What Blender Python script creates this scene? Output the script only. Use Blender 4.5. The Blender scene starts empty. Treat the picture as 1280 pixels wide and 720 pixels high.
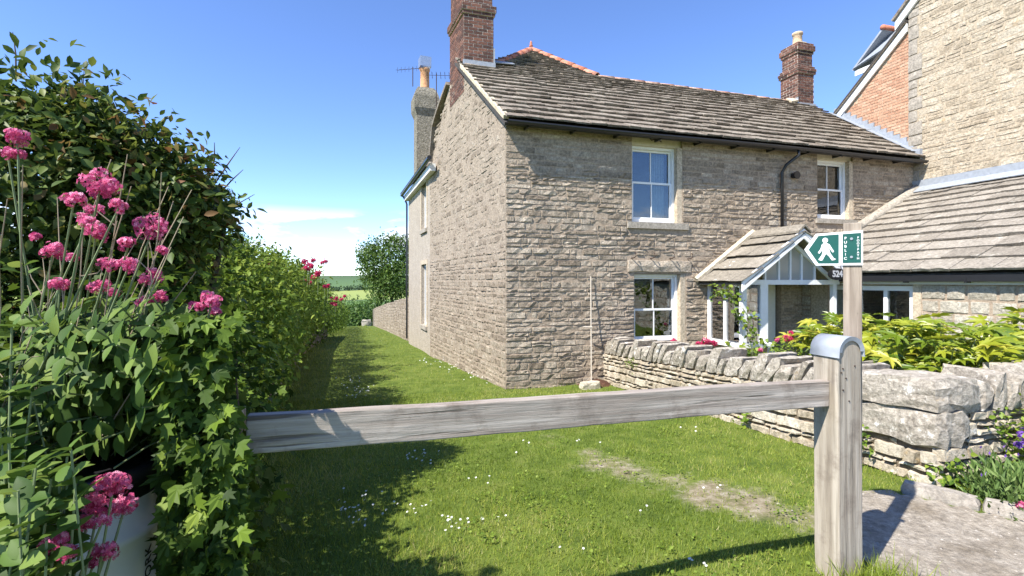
import bpy, math, random
import numpy as np
from mathutils import Vector, Matrix

random.seed(7)
rs = np.random.RandomState(11)
sc = bpy.context.scene
col = sc.collection
R = math.radians

# ------------------------------------------------------------------ camera, sky, sun, exposure
FPX, HZ = 620.0, 352.0                       # focal length in pixels of a 1280 wide frame, horizon row
cam_d = bpy.data.cameras.new('camera')
cam_d.sensor_width = 36.0
cam_d.lens = 36.0 * FPX / 1280.0
cam_d.shift_y = -(360.0 - HZ) / 1280.0
cam_d.clip_start = 0.05
cam_d.clip_end = 9000.0
cam = bpy.data.objects.new('camera', cam_d)
col.objects.link(cam)
cam.rotation_euler = (R(90), 0, 0)
sc.camera = cam

SUN_H = Vector((0.735, 0.678, 0)).normalized()   # horizontal direction in which shadows fall
SUN_EL = 49.5
world = bpy.data.worlds.new('World')
sc.world = world
world.use_nodes = True
wn, wl = world.node_tree.nodes, world.node_tree.links
wn.clear()
w_out = wn.new('ShaderNodeOutputWorld')
w_bg = wn.new('ShaderNodeBackground')
w_bg.inputs['Strength'].default_value = 0.142
sky = wn.new('ShaderNodeTexSky')
sky.sky_type = 'NISHITA'
sky.sun_disc = False
sky.sun_elevation = R(SUN_EL)
sky.sun_rotation = math.atan2(-SUN_H.x, -SUN_H.y)
sky.altitude = 2000
sky.air_density = 0.9
sky.dust_density = 0.0
sky.ozone_density = 3.0
# low fair-weather cumulus all round the horizon
w_tc = wn.new('ShaderNodeTexCoord')
w_sep = wn.new('ShaderNodeSeparateXYZ')
wl.new(w_tc.outputs['Generated'], w_sep.inputs[0])
w_map = wn.new('ShaderNodeMapping')
w_map.inputs['Scale'].default_value = (1.0, 1.0, 3.2)
w_map.inputs['Location'].default_value = (0.37, 0.1, 0.0)
wl.new(w_tc.outputs['Generated'], w_map.inputs[0])
w_no = wn.new('ShaderNodeTexNoise')
w_no.inputs['Scale'].default_value = 6.5
w_no.inputs['Detail'].default_value = 7
w_no.inputs['Roughness'].default_value = 0.56
wl.new(w_map.outputs[0], w_no.inputs['Vector'])
w_r = wn.new('ShaderNodeValToRGB')
w_r.color_ramp.elements[0].position = 0.44
w_r.color_ramp.elements[1].position = 0.54
wl.new(w_no.outputs['Fac'], w_r.inputs[0])
w_e = wn.new('ShaderNodeValToRGB')               # clouds only between 1.5 and 9 degrees
ce = w_e.color_ramp.elements
ce[0].position = 0.0; ce[0].color = (.05, .05, .05, 1)
ce[1].position = 0.14; ce[1].color = (0, 0, 0, 1)
k_ = ce.new(0.045); k_.color = (.25, .25, .25, 1)
k_ = ce.new(0.078); k_.color = (.95, .95, .95, 1)
k_ = ce.new(0.112); k_.color = (.9, .9, .9, 1)
wl.new(w_sep.outputs['Z'], w_e.inputs[0])
w_mu = wn.new('ShaderNodeMath'); w_mu.operation = 'MULTIPLY'
wl.new(w_r.outputs[0], w_mu.inputs[0]); wl.new(w_e.outputs[0], w_mu.inputs[1])
w_mix = wn.new('ShaderNodeMix'); w_mix.data_type = 'RGBA'
w_mix.inputs[7].default_value = (4.7, 4.95, 5.5, 1)
wl.new(w_mu.outputs[0], w_mix.inputs[0])
w_hs = wn.new('ShaderNodeHueSaturation'); w_hs.inputs['Saturation'].default_value = 1.10; w_hs.inputs['Hue'].default_value = .508; w_hs.inputs['Value'].default_value = 1.08
wl.new(sky.outputs[0], w_hs.inputs['Color'])
wl.new(w_hs.outputs[0], w_mix.inputs[6])
wl.new(w_mix.outputs[2], w_bg.inputs['Color'])
wl.new(w_bg.outputs[0], w_out.inputs[0])

sun_d = bpy.data.lights.new('sun', 'SUN')
sun_d.energy = 4.6
sun_d.angle = R(0.53)
sun_d.color = (1.0, 0.95, 0.865)
sun = bpy.data.objects.new('sun', sun_d)
col.objects.link(sun)
sd = Vector((SUN_H.x * math.cos(R(SUN_EL)), SUN_H.y * math.cos(R(SUN_EL)), -math.sin(R(SUN_EL))))
sun.rotation_euler = sd.to_track_quat('-Z', 'Y').to_euler()

sc.view_settings.view_transform = 'Standard'
sc.view_settings.look = 'None'
sc.view_settings.gamma = 1.0
sc.view_settings.use_curve_mapping = False
sc.view_settings.exposure = 1.15
sc.render.engine = 'CYCLES'
sc.cycles.max_bounces = 6
sc.cycles.transparent_max_bounces = 12
sc.cycles.caustics_reflective = False
sc.cycles.caustics_refractive = False
sc.cycles.use_denoising = True

# ------------------------------------------------------------------ helpers
W = {}
IDM = Matrix.Identity(4)

def tag(o, label=None, cat=None, group=None, kind=None):
    if label: o['label'] = label
    if cat: o['category'] = cat
    if group: o['group'] = group
    if kind: o['kind'] = kind
    return o

def link(o, parent=None, m=None):
    col.objects.link(o)
    m = m if m is not None else IDM
    if parent is not None:
        o.parent = parent
        o.matrix_parent_inverse = W[parent.name].inverted()
    o.matrix_basis = m
    W[o.name] = m.copy()
    return o

def thing(name, label, cat, loc=(0, 0, 0), group=None):
    o = bpy.data.objects.new(name, None)
    o.empty_display_size = 0.2
    link(o, None, Matrix.Translation(Vector(loc)))
    return tag(o, label, cat, group)

def mk(name, V, F, mat, parent=None, smooth=False, tint=None, m=None):
    me = bpy.data.meshes.new(name)
    me.from_pydata([tuple(v) for v in V], [], F)
    if tint is not None:
        a = me.attributes.new('tint', 'FLOAT', 'POINT')
        if np.isscalar(tint):
            a.data.foreach_set('value', np.full(len(V), tint, np.float32))
        else:
            a.data.foreach_set('value', np.asarray(tint, np.float32))
    if smooth:
        me.polygons.foreach_set('use_smooth', [True] * len(me.polygons))
    me.materials.append(mat)
    o = bpy.data.objects.new(name, me)
    return link(o, parent, m)

def mk_np(name, V, F, mat, parent=None, tint=None, smooth=False, m=None):
    V = np.ascontiguousarray(V, np.float32); F = np.ascontiguousarray(F, np.int32)
    me = bpy.data.meshes.new(name)
    n, k = F.shape
    me.vertices.add(len(V)); me.vertices.foreach_set('co', V.ravel())
    me.loops.add(n * k); me.loops.foreach_set('vertex_index', F.ravel())
    me.polygons.add(n)
    me.polygons.foreach_set('loop_start', np.arange(0, n * k, k, dtype=np.int32))
    if smooth:
        me.polygons.foreach_set('use_smooth', np.ones(n, bool))
    if tint is not None:
        a = me.attributes.new('tint', 'FLOAT', 'POINT')
        a.data.foreach_set('value', np.ascontiguousarray(tint, np.float32))
    me.materials.append(mat)
    me.update(calc_edges=True)
    me.validate()
    o = bpy.data.objects.new(name, me)
    return link(o, parent, m)

class MB:
    """collects shapes into one mesh"""
    def __init__(s): s.V = []; s.F = []; s.T = []
    def add(s, V, F, t=0.5):
        b = len(s.V)
        s.V += [tuple(v) for v in V]; s.F += [tuple(b + i for i in f) for f in F]; s.T += [t] * len(V)
        return s
    def build(s, name, mat, parent=None, smooth=False, m=None):
        return mk(name, s.V, s.F, mat, parent, smooth, s.T, m)

BOXF = [(0, 3, 2, 1), (4, 5, 6, 7), (0, 1, 5, 4), (1, 2, 6, 5), (2, 3, 7, 6), (3, 0, 4, 7)]

class Fr:
    """local frame: a along U, b along V, n along N"""
    def __init__(s, O, U, V=(0, 0, 1), N=None):
        s.O = Vector(O); s.U = Vector(U).normalized(); s.V = Vector(V).normalized()
        s.N = Vector(N).normalized() if N is not None else s.U.cross(s.V)
    def p(s, a, b, n): return s.O + s.U * a + s.V * b + s.N * n
    def box(s, a0, a1, b0, b1, n0, n1):
        P = s.p
        return [P(a0, b0, n0), P(a1, b0, n0), P(a1, b1, n0), P(a0, b1, n0), P(a0, b0, n1), P(a1, b0, n1), P(a1, b1, n1), P(a0, b1, n1)], BOXF
    def prism(s, poly, n0, n1):
        k = len(poly)
        V = [s.p(a, b, n0) for a, b in poly] + [s.p(a, b, n1) for a, b in poly]
        F = [tuple(range(k))[::-1], tuple(range(k, 2 * k))] + [(i, (i + 1) % k, k + (i + 1) % k, k + i) for i in range(k)]
        return V, F

def tube(pts, rad, sides=6, cap=True):
    pts = [Vector(p) for p in pts]
    if np.isscalar(rad): rad = [rad] * len(pts)
    V, F = [], []
    for i, p in enumerate(pts):
        d = (pts[min(i + 1, len(pts) - 1)] - pts[max(i - 1, 0)])
        d = d.normalized() if d.length > 1e-9 else Vector((0, 0, 1))
        x = d.cross(Vector((0.13, 0.31, 0.94)))
        if x.length < 1e-3: x = d.cross(Vector((1, 0, 0)))
        x.normalize(); y = d.cross(x)
        for k in range(sides):
            a = 2 * math.pi * k / sides
            V.append(p + (x * math.cos(a) + y * math.sin(a)) * rad[i])
    for i in range(len(pts) - 1):
        for k in range(sides):
            k2 = (k + 1) % sides
            F.append((i * sides + k, i * sides + k2, (i + 1) * sides + k2, (i + 1) * sides + k))
    if cap:
        F.append(tuple(range(sides))[::-1])
        F.append(tuple((len(pts) - 1) * sides + k for k in range(sides)))
    return V, F

def lathe(prof, c, seg=32):
    V, F = [], []
    for r, z in prof:
        for k in range(seg):
            a = 2 * math.pi * k / seg
            V.append((c[0] + r * math.cos(a), c[1] + r * math.sin(a), c[2] + z))
    for i in range(len(prof) - 1):
        for k in range(seg):
            k2 = (k + 1) % seg
            F.append((i * seg + k, i * seg + k2, (i + 1) * seg + k2, (i + 1) * seg + k))
    F.append(tuple(range(seg))[::-1]); F.append(tuple((len(prof) - 1) * seg + k for k in range(seg)))
    return V, F

def at(px, py, y):
    """point seen at a pixel of the photograph when it stands y metres ahead"""
    return Vector(((px - 640) / FPX * y, y, (HZ - py) / FPX * y))

def proj(v):
    if v[1] < 0.05: return None
    return 640 + FPX * v[0] / v[1], HZ - FPX * v[2] / v[1]

# ------------------------------------------------------------------ materials
def nodes(name):
    m = bpy.data.materials.new(name); m.use_nodes = True
    nt = m.node_tree
    return m, nt.nodes, nt.links, nt.nodes['Principled BSDF']

def ramp(n, stops):
    r = n.new('ShaderNodeValToRGB')
    e = r.color_ramp.elements
    while len(e) > 1: e.remove(e[-1])
    e[0].position = stops[0][0]; e[0].color = (*stops[0][1], 1)
    for p, c in stops[1:]:
        k = e.new(p); k.color = (*c, 1)
    return r

def surface(name, stops, nscale=9.0, nmix=0.45, bump=0.4, bscale=40.0, rough=0.9, patch=None, stretch=(1, 1, 1), spec=0.25, bdist=0.01, patch2=None, grain=.38, gscale=24.0):
    """stone, wood, mortar...: colour picked by the piece's own tint plus noise, lichen patches, fine relief"""
    m, n, l, b = nodes(name)
    tc = n.new('ShaderNodeTexCoord'); mp = n.new('ShaderNodeMapping'); mp.inputs['Scale'].default_value = stretch
    l.new(tc.outputs['Object'], mp.inputs[0])
    no = n.new('ShaderNodeTexNoise'); no.inputs['Scale'].default_value = nscale; no.inputs['Detail'].default_value = 8; no.inputs['Roughness'].default_value = 0.65
    l.new(mp.outputs[0], no.inputs['Vector'])
    at_ = n.new('ShaderNodeAttribute'); at_.attribute_name = 'tint'
    mx = n.new('ShaderNodeMix'); mx.inputs[0].default_value = nmix
    l.new(at_.outputs['Fac'], mx.inputs[2])
    st = n.new('ShaderNodeMapRange'); st.inputs[1].default_value = .28; st.inputs[2].default_value = .72
    l.new(no.outputs['Fac'], st.inputs[0]); l.new(st.outputs[0], mx.inputs[3])
    rp = ramp(n, stops); l.new(mx.outputs[0], rp.inputs[0])
    out = rp.outputs[0]
    for pt in (patch, patch2):
        if not pt: continue
        pc, pscale, p0, p1, amt = pt
        pn = n.new('ShaderNodeTexNoise'); pn.inputs['Scale'].default_value = pscale; pn.inputs['Detail'].default_value = 6; pn.inputs['Roughness'].default_value = .7
        l.new(tc.outputs['Object'], pn.inputs['Vector'])
        pr = n.new('ShaderNodeMapRange'); pr.inputs[1].default_value = p0; pr.inputs[2].default_value = p1; pr.inputs[4].default_value = amt
        l.new(pn.outputs['Fac'], pr.inputs[0])
        cm = n.new('ShaderNodeMix'); cm.data_type = 'RGBA'; cm.inputs[7].default_value = (*pc, 1)
        l.new(pr.outputs[0], cm.inputs[0]); l.new(out, cm.inputs[6]); out = cm.outputs[2]
    if grain:
        gn = n.new('ShaderNodeTexNoise'); gn.inputs['Scale'].default_value = gscale; gn.inputs['Detail'].default_value = 5; gn.inputs['Roughness'].default_value = .75
        l.new(mp.outputs[0], gn.inputs['Vector'])
        gr_ = n.new('ShaderNodeMapRange'); gr_.inputs[1].default_value = .34; gr_.inputs[2].default_value = .66; gr_.inputs[3].default_value = 1 - grain; gr_.inputs[4].default_value = 1 + grain * .8
        l.new(gn.outputs['Fac'], gr_.inputs[0])
        gm = n.new('ShaderNodeMix'); gm.data_type = 'RGBA'; gm.blend_type = 'MULTIPLY'; gm.inputs[0].default_value = 1
        l.new(out, gm.inputs[6]); l.new(gr_.outputs[0], gm.inputs[7]); out = gm.outputs[2]
    l.new(out, b.inputs['Base Color'])
    b.inputs['Roughness'].default_value = rough
    b.inputs['Specular IOR Level'].default_value = spec
    if bump:
        bn = n.new('ShaderNodeTexNoise'); bn.inputs['Scale'].default_value = bscale; bn.inputs['Detail'].default_value = 9; bn.inputs['Roughness'].default_value = .7
        l.new(mp.outputs[0], bn.inputs['Vector'])
        bp = n.new('ShaderNodeBump'); bp.inputs['Strength'].default_value = bump; bp.inputs['Distance'].default_value = bdist
        l.new(bn.outputs['Fac'], bp.inputs['Height']); l.new(bp.outputs[0], b.inputs['Normal'])
    return m

def plain(name, c, rough=0.5, metal=0.0, spec=0.4, bump=0.0, bscale=60, var=0.12):
    m, n, l, b = nodes(name)
    tc = n.new('ShaderNodeTexCoord')
    no = n.new('ShaderNodeTexNoise'); no.inputs['Scale'].default_value = 14; no.inputs['Detail'].default_value = 6
    l.new(tc.outputs['Object'], no.inputs['Vector'])
    rp = ramp(n, [(.25, tuple(x * (1 - var) for x in c)), (.75, tuple(min(1, x * (1 + var)) for x in c))])
    l.new(no.outputs['Fac'], rp.inputs[0]); l.new(rp.outputs[0], b.inputs['Base Color'])
    b.inputs['Roughness'].default_value = rough; b.inputs['Metallic'].default_value = metal
    b.inputs['Specular IOR Level'].default_value = spec
    if bump:
        bn = n.new('ShaderNodeTexNoise'); bn.inputs['Scale'].default_value = bscale; bn.inputs['Detail'].default_value = 6
        l.new(tc.outputs['Object'], bn.inputs['Vector'])
        bp = n.new('ShaderNodeBump'); bp.inputs['Strength'].default_value = bump; bp.inputs['Distance'].default_value = .01
        l.new(bn.outputs['Fac'], bp.inputs['Height']); l.new(bp.outputs[0], b.inputs['Normal'])
    return m

def leafmat(name, stops, trans=0.35, rough=0.45, spec=0.35):
    m, n, l, b = nodes(name)
    at_ = n.new('ShaderNodeAttribute'); at_.attribute_name = 'tint'
    rp = ramp(n, stops); l.new(at_.outputs['Fac'], rp.inputs[0])
    l.new(rp.outputs[0], b.inputs['Base Color'])
    b.inputs['Roughness'].default_value = rough; b.inputs['Specular IOR Level'].default_value = spec
    tr = n.new('ShaderNodeBsdfTranslucent')
    hs = n.new('ShaderNodeHueSaturation'); hs.inputs['Value'].default_value = 1.5; hs.inputs['Hue'].default_value = .485
    l.new(rp.outputs[0], hs.inputs['Color']); l.new(hs.outputs[0], tr.inputs['Color'])
    ms = n.new('ShaderNodeMixShader'); ms.inputs[0].default_value = trans
    l.new(b.outputs[0], ms.inputs[1]); l.new(tr.outputs[0], ms.inputs[2])
    l.new(ms.outputs[0], n['Material Output'].inputs[0])
    return m

def glassmat(name, tintc=(.75, .8, .8), refl=0.06):
    m, n, l, b = nodes(name); n.remove(b)
    g = n.new('ShaderNodeBsdfGlossy'); g.inputs['Roughness'].default_value = 0.015; g.inputs['Color'].default_value = (.95, .97, 1, 1)
    t = n.new('ShaderNodeBsdfTransparent'); t.inputs['Color'].default_value = (*tintc, 1)
    fr = n.new('ShaderNodeFresnel'); fr.inputs['IOR'].default_value = 1.5
    tc = n.new('ShaderNodeTexCoord'); no = n.new('ShaderNodeTexNoise'); no.inputs['Scale'].default_value = 3.0; l.new(tc.outputs['Object'], no.inputs['Vector'])
    bp = n.new('ShaderNodeBump'); bp.inputs['Strength'].default_value = .12; bp.inputs['Distance'].default_value = .02; l.new(no.outputs['Fac'], bp.inputs['Height']); l.new(bp.outputs[0], g.inputs['Normal'])
    ad = n.new('ShaderNodeMath'); ad.operation = 'ADD'; ad.inputs[1].default_value = refl; ad.use_clamp = True
    l.new(fr.outputs[0], ad.inputs[0])
    ms = n.new('ShaderNodeMixShader'); l.new(ad.outputs[0], ms.inputs[0]); l.new(t.outputs[0], ms.inputs[1]); l.new(g.outputs[0], ms.inputs[2])
    l.new(ms.outputs[0], n['Material Output'].inputs[0])
    return m

M = {}
M['facade'] = surface('facade_stone', [(0, (.145, .11, .08)), (.3, (.28, .226, .168)), (.6, (.385, .32, .247)), (1, (.53, .46, .365))], 7, .45, 1.0, 30, patch=((.09, .08, .068), 2.2, .54, .72, .6), patch2=((.55, .53, .47), 16, .66, .74, .5), bdist=.028)
M['facade_mortar'] = surface('facade_mortar', [(0, (.31, .24, .175)), (1, (.43, .345, .26))], 5, .8, .8, 60, patch=((.2, .165, .13), 3, .5, .7, .5))
M['gable'] = surface('gable_stone', [(0, (.15, .115, .085)), (.4, (.25, .205, .155)), (.7, (.32, .27, .21)), (1, (.42, .365, .29))], 8, .45, 1.0, 26, patch=((.22, .18, .14), 1.6, .5, .75, .45), patch2=((.52, .49, .43), 9, .62, .72, .5), bdist=.02)
M['gable_mortar'] = surface('gable_mortar', [(0, (.26, .21, .16)), (1, (.39, .325, .25))], 4, .8, .9, 22, patch=((.2, .17, .14), 2, .5, .7, .4), bdist=.02)
M['render'] = surface('pebble_render', [(0, (.31, .265, .215)), (1, (.41, .36, .295))], 3, .9, .6, 90, bdist=.008)
M['dark_render'] = surface('weathered_pebble_dash', [(0, (.13, .12, .09)), (.5, (.24, .22, .17)), (1, (.36, .33, .27))], 10, .95, 1.0, 14, bdist=.08)
M['tall'] = surface('honey_stone', [(0, (.27, .215, .15)), (.35, (.40, .335, .245)), (.7, (.48, .415, .315)), (1, (.56, .50, .40))], 7, .5, .95, 22, patch=((.55, .36, .17), 2.5, .62, .72, .6), patch2=((.22, .2, .17), 3, .62, .78, .35), bdist=.03)
M['tall_mortar'] = surface('honey_mortar', [(0, (.38, .31, .22)), (1, (.47, .395, .295))], 5, .8, .8, 50)
M['ext'] = surface('pale_block_stone', [(0, (.30, .26, .20)), (.5, (.42, .38, .31)), (1, (.54, .5, .42))], 7, .5, .9, 26, patch=((.5, .4, .26), 2.5, .58, .72, .4), bdist=.025)
M['dry'] = surface('dry_wall_stone', [(0, (.27, .22, .15)), (.4, (.42, .36, .27)), (.75, (.52, .465, .37)), (1, (.60, .56, .48))], 9, .5, .9, 30, patch=((.55, .36, .13), 5, .60, .70, .55), patch2=((.78, .77, .73), 7, .62, .68, .75), bdist=.02)
M['cope'] = surface('coping_stone', [(0, (.22, .187, .148)), (.4, (.345, .305, .25)), (1, (.49, .445, .38))], 12, .6, 1.0, 24, patch=((.74, .73, .69), 6, .60, .66, .7), patch2=((.55, .34, .12), 6.5, .63, .72, .5), bdist=.025)
M['slate'] = surface('stone_slate', [(0, (.105, .085, .066)), (.4, (.195, .164, .13)), (.75, (.275, .238, .193)), (1, (.385, .34, .285))], 9, .5, .9, 28, patch=((.44, .41, .34), 5, .55, .67, .55), patch2=((.13, .11, .085), 2.5, .6, .74, .4), bdist=.02)
M['slate_pale'] = surface('pale_stone_slate', [(0, (.17, .148, .12)), (.4, (.25, .222, .185)), (1, (.36, .325, .275))], 9, .5, .9, 26, patch=((.55, .52, .45), 4, .58, .68, .5), patch2=((.24, .2, .15), 3, .6, .75, .5), bdist=.02)
M['porch_slate'] = surface('porch_slate', [(0, (.17, .148, .12)), (.5, (.25, .222, .18)), (1, (.34, .305, .255))], 7, .6, .9, 30, patch=((.74, .73, .68), 2.6, .64, .67, .9), bdist=.02)
M['roof_felt'] = plain('roof_underlay', (.06, .055, .05), .9)
M['brick'] = surface('dark_red_brick', [(0, (.045, .03, .026)), (.5, (.125, .06, .045)), (1, (.23, .11, .075))], 20, .35, .5, 80)
M['brick_mortar'] = surface('brick_mortar', [(0, (.48, .42, .34)), (1, (.62, .56, .47))], 12, .8, .5, 80)
M['pinkbrick'] = surface('pink_brick', [(0, (.36, .19, .12)), (.5, (.48, .28, .18)), (1, (.55, .37, .26))], 14, .4, .5, 70)
M['ridge'] = surface('terracotta_ridge', [(0, (.40, .13, .075)), (.5, (.48, .18, .11)), (1, (.52, .30, .22))], 8, .6, .4, 60, patch=((.42, .36, .3), 6, .58, .7, .5))
M['ridge_old'] = surface('lichened_ridge', [(0, (.30, .15, .10)), (.5, (.40, .22, .15)), (1, (.46, .34, .27))], 8, .6, .5, 60, patch=((.36, .33, .28), 4, .44, .6, .8))
M['pot'] = surface('clay_pot', [(0, (.52, .26, .13)), (1, (.64, .36, .19))], 8, .6, .3, 60)
M['buffpot'] = surface('buff_clay_pot', [(0, (.50, .36, .23)), (1, (.62, .47, .32))], 8, .6, .3, 60)
M['white'] = plain('white_paint', (.78, .78, .77), .42, var=.04)
M['offwhite'] = plain('white_weathered_board', (.70, .69, .66), .5, var=.06)
M['black'] = plain('black_plastic', (.015, .015, .017), .35, spec=.5)
M['iron'] = plain('rusty_iron', (.05, .03, .022), .8)
M['lead'] = plain('lead_sheet', (.30, .325, .36), .62, .12, bump=.25, bscale=18, var=.15)
M['steel'] = plain('steel_cowl', (.55, .55, .54), .3, .8)
M['glass'] = glassmat('window_glass')
M['porch_glass'] = glassmat('porch_glass', (.9, .92, .9), .34)
M['pale_pane'] = leafmat('pale_pane_tone', [(0, (.40, .385, .34)), (1, (.46, .44, .39))], .15, .15, .8)  # pale diffuse colour stands in for reflected and see-through light of the gable panes
M['curtain'] = plain('pale_curtain', (.62, .64, .68), .9)
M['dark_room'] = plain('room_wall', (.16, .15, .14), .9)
M['jamb'] = surface('buff_dressed_stone', [(0, (.40, .33, .24)), (1, (.54, .455, .34))], 6, .8, .5, 50)
M['sill'] = surface('grey_sill_stone', [(0, (.26, .23, .19)), (1, (.40, .36, .30))], 8, .8, .5, 50)
M['cream'] = plain('cream_lintel_paint', (.60, .53, .40), .7)
M['fillet'] = surface('lime_mortar_fillet', [(0, (.52, .44, .31)), (1, (.64, .565, .43))], 8, .8, .5, 50)
M['pavement'] = surface('worn_concrete', [(0, (.23, .195, .15)), (.5, (.34, .295, .235)), (1, (.43, .385, .32))], 9, .95, 1.0, 45, patch=((.16, .125, .08), 1.8, .48, .66, .7), patch2=((.46, .43, .38), 30, .62, .7, .6), bdist=.02)
M['kerb'] = surface('kerb_stone', [(0, (.27, .24, .2)), (1, (.42, .38, .33))], 8, .7, .7, 50)
M['soil'] = surface('red_brown_soil', [(0, (.07, .032, .02)), (1, (.14, .07, .045))], 12, .8, 1, 60, bdist=.02)
M['stake'] = plain('bamboo_stake', (.52, .46, .38), .7)
M['plastic_white'] = plain('white_drum_plastic', (.72, .73, .74), .35, var=.03)
M['lettering'] = plain('black_lettering', (.012, .012, .012), .6)
M['sign_white'] = plain('sign_white', (.80, .80, .79), .4, var=.02)
M['sign_green'] = plain('sign_green', (.005, .075, .06), .45, var=.12)
M['bolt'] = plain('galvanised_bolt', (.45, .45, .45), .4, .8)
M['number_grey'] = plain('painted_number', (.45, .45, .47), .5)
M['stem'] = plain('dry_stem', (.34, .27, .19), .8)
M['twig'] = plain('woody_twig', (.10, .07, .05), .85)
M['gstem'] = plain('green_stem', (.16, .20, .09), .6)
M['bark'] = surface('bark', [(0, (.06, .045, .035)), (1, (.15, .115, .085))], 12, .8, 1, 40, bdist=.03)
M['render_inner'] = plain('plaster', (.45, .43, .4), .9)

def woodmat(name, stops, axis):
    stretch = [26, 26, 26]; stretch[axis] = 1.1
    m = surface(name, stops, 1.0, .85, .55, 1.6, .85, patch=((.15, .115, .09), 6, .52, .70, .65), patch2=((.10, .075, .055), 17, .66, .72, .75), stretch=tuple(stretch), bdist=.012, grain=.18, gscale=2.2)
    n, l = m.node_tree.nodes, m.node_tree.links
    b = n['Principled BSDF']
    src = b.inputs['Base Color'].links[0].from_socket
    tc = n.new('ShaderNodeTexCoord'); mp = n.new('ShaderNodeMapping')
    st2 = [55, 55, 55]; st2[axis] = 1.6
    mp.inputs['Scale'].default_value = st2; mp.inputs['Location'].default_value = (3.1, 1.7, 8.3)
    l.new(tc.outputs['Object'], mp.inputs[0])
    no = n.new('ShaderNodeTexNoise'); no.inputs['Scale'].default_value = 1.0; no.inputs['Detail'].default_value = 3; l.new(mp.outputs[0], no.inputs['Vector'])
    mr = n.new('ShaderNodeMapRange'); mr.inputs[1].default_value = .62; mr.inputs[2].default_value = .70; mr.inputs[4].default_value = .8; l.new(no.outputs['Fac'], mr.inputs[0])
    cm = n.new('ShaderNodeMix'); cm.data_type = 'RGBA'; cm.inputs[7].default_value = (*[x * .45 for x in stops[0][1]], 1)
    l.new(mr.outputs[0], cm.inputs[0]); l.new(src, cm.inputs[6]); l.new(cm.outputs[2], b.inputs['Base Color'])
    bp = n.new('ShaderNodeBump'); bp.invert = True; bp.inputs['Strength'].default_value = .8; bp.inputs['Distance'].default_value = .006
    l.new(mr.outputs[0], bp.inputs['Height'])
    l.new(b.inputs['Normal'].links[0].from_socket, bp.inputs['Normal']); l.new(bp.outputs[0], b.inputs['Normal'])
    return m
M['rail'] = woodmat('weathered_rail_wood', [(0, (.20, .16, .13)), (.35, (.30, .255, .215)), (.65, (.385, .34, .295)), (1, (.47, .42, .37))], 0)
M['post'] = woodmat('weathered_post_wood', [(0, (.14, .112, .085)), (.35, (.30, .255, .20)), (.65, (.40, .35, .285)), (1, (.50, .45, .375))], 2)
M['signpost'] = woodmat('sign_post_wood', [(0, (.17, .13, .10)), (.5, (.30, .25, .2)), (1, (.42, .36, .3))], 2)

M['grass'] = leafmat('grass_blades', [(0, (.06, .105, .012)), (.35, (.155, .22, .024)), (.7, (.27, .32, .05)), (.9, (.36, .37, .09)), (1, (.45, .41, .18))], .3, .5, .3)
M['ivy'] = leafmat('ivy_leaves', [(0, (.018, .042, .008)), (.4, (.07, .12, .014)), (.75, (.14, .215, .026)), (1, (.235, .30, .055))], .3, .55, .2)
M['bush'] = leafmat('bush_leaves', [(0, (.018, .034, .007)), (.5, (.065, .11, .018)), (.82, (.145, .185, .035)), (.9, (.17, .12, .035)), (1, (.20, .075, .035))], .28, .5, .25)
M['valerian'] = leafmat('valerian_leaves', [(0, (.03, .065, .012)), (.5, (.085, .15, .026)), (1, (.17, .235, .05))], .3, .55, .2)
M['pink'] = leafmat('pink_petals', [(0, (.30, .018, .07)), (.45, (.54, .07, .19)), (.8, (.70, .19, .34)), (1, (.80, .42, .54))], .3, .6, .2)
M['redpink'] = leafmat('crimson_petals', [(0, (.34, .015, .05)), (1, (.62, .05, .17))], .3, .6, .2)
M['fatsia'] = leafmat('palmate_leaves', [(0, (.06, .12, .012)), (.4, (.17, .24, .02)), (.75, (.33, .36, .032)), (1, (.50, .46, .07))], .35, .35, .45)
M['lime'] = leafmat('lime_shrub_leaves', [(0, (.06, .12, .01)), (.6, (.16, .24, .025)), (1, (.27, .32, .05))], .3, .5, .3)
M['lavender'] = leafmat('lavender_leaves', [(0, (.045, .085, .02)), (.6, (.11, .18, .045)), (1, (.19, .26, .085))], .2, .6, .2)
M['purple'] = leafmat('purple_petals', [(0, (.15, .06, .36)), (1, (.32, .16, .58))], .3, .6, .2)
M['treeleaf'] = leafmat('tree_leaves', [(0, (.02, .05, .01)), (.5, (.055, .11, .02)), (1, (.12, .19, .035))], .3, .5, .3)
M['farleaf'] = leafmat('far_wood_leaves', [(0, (.03, .055, .03)), (1, (.07, .105, .05))], .1, .8, .1)
M['daisy'] = leafmat('daisy_petals', [(0, (.78, .78, .75)), (1, (.85, .85, .82))], .2, .6, .2)

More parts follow.
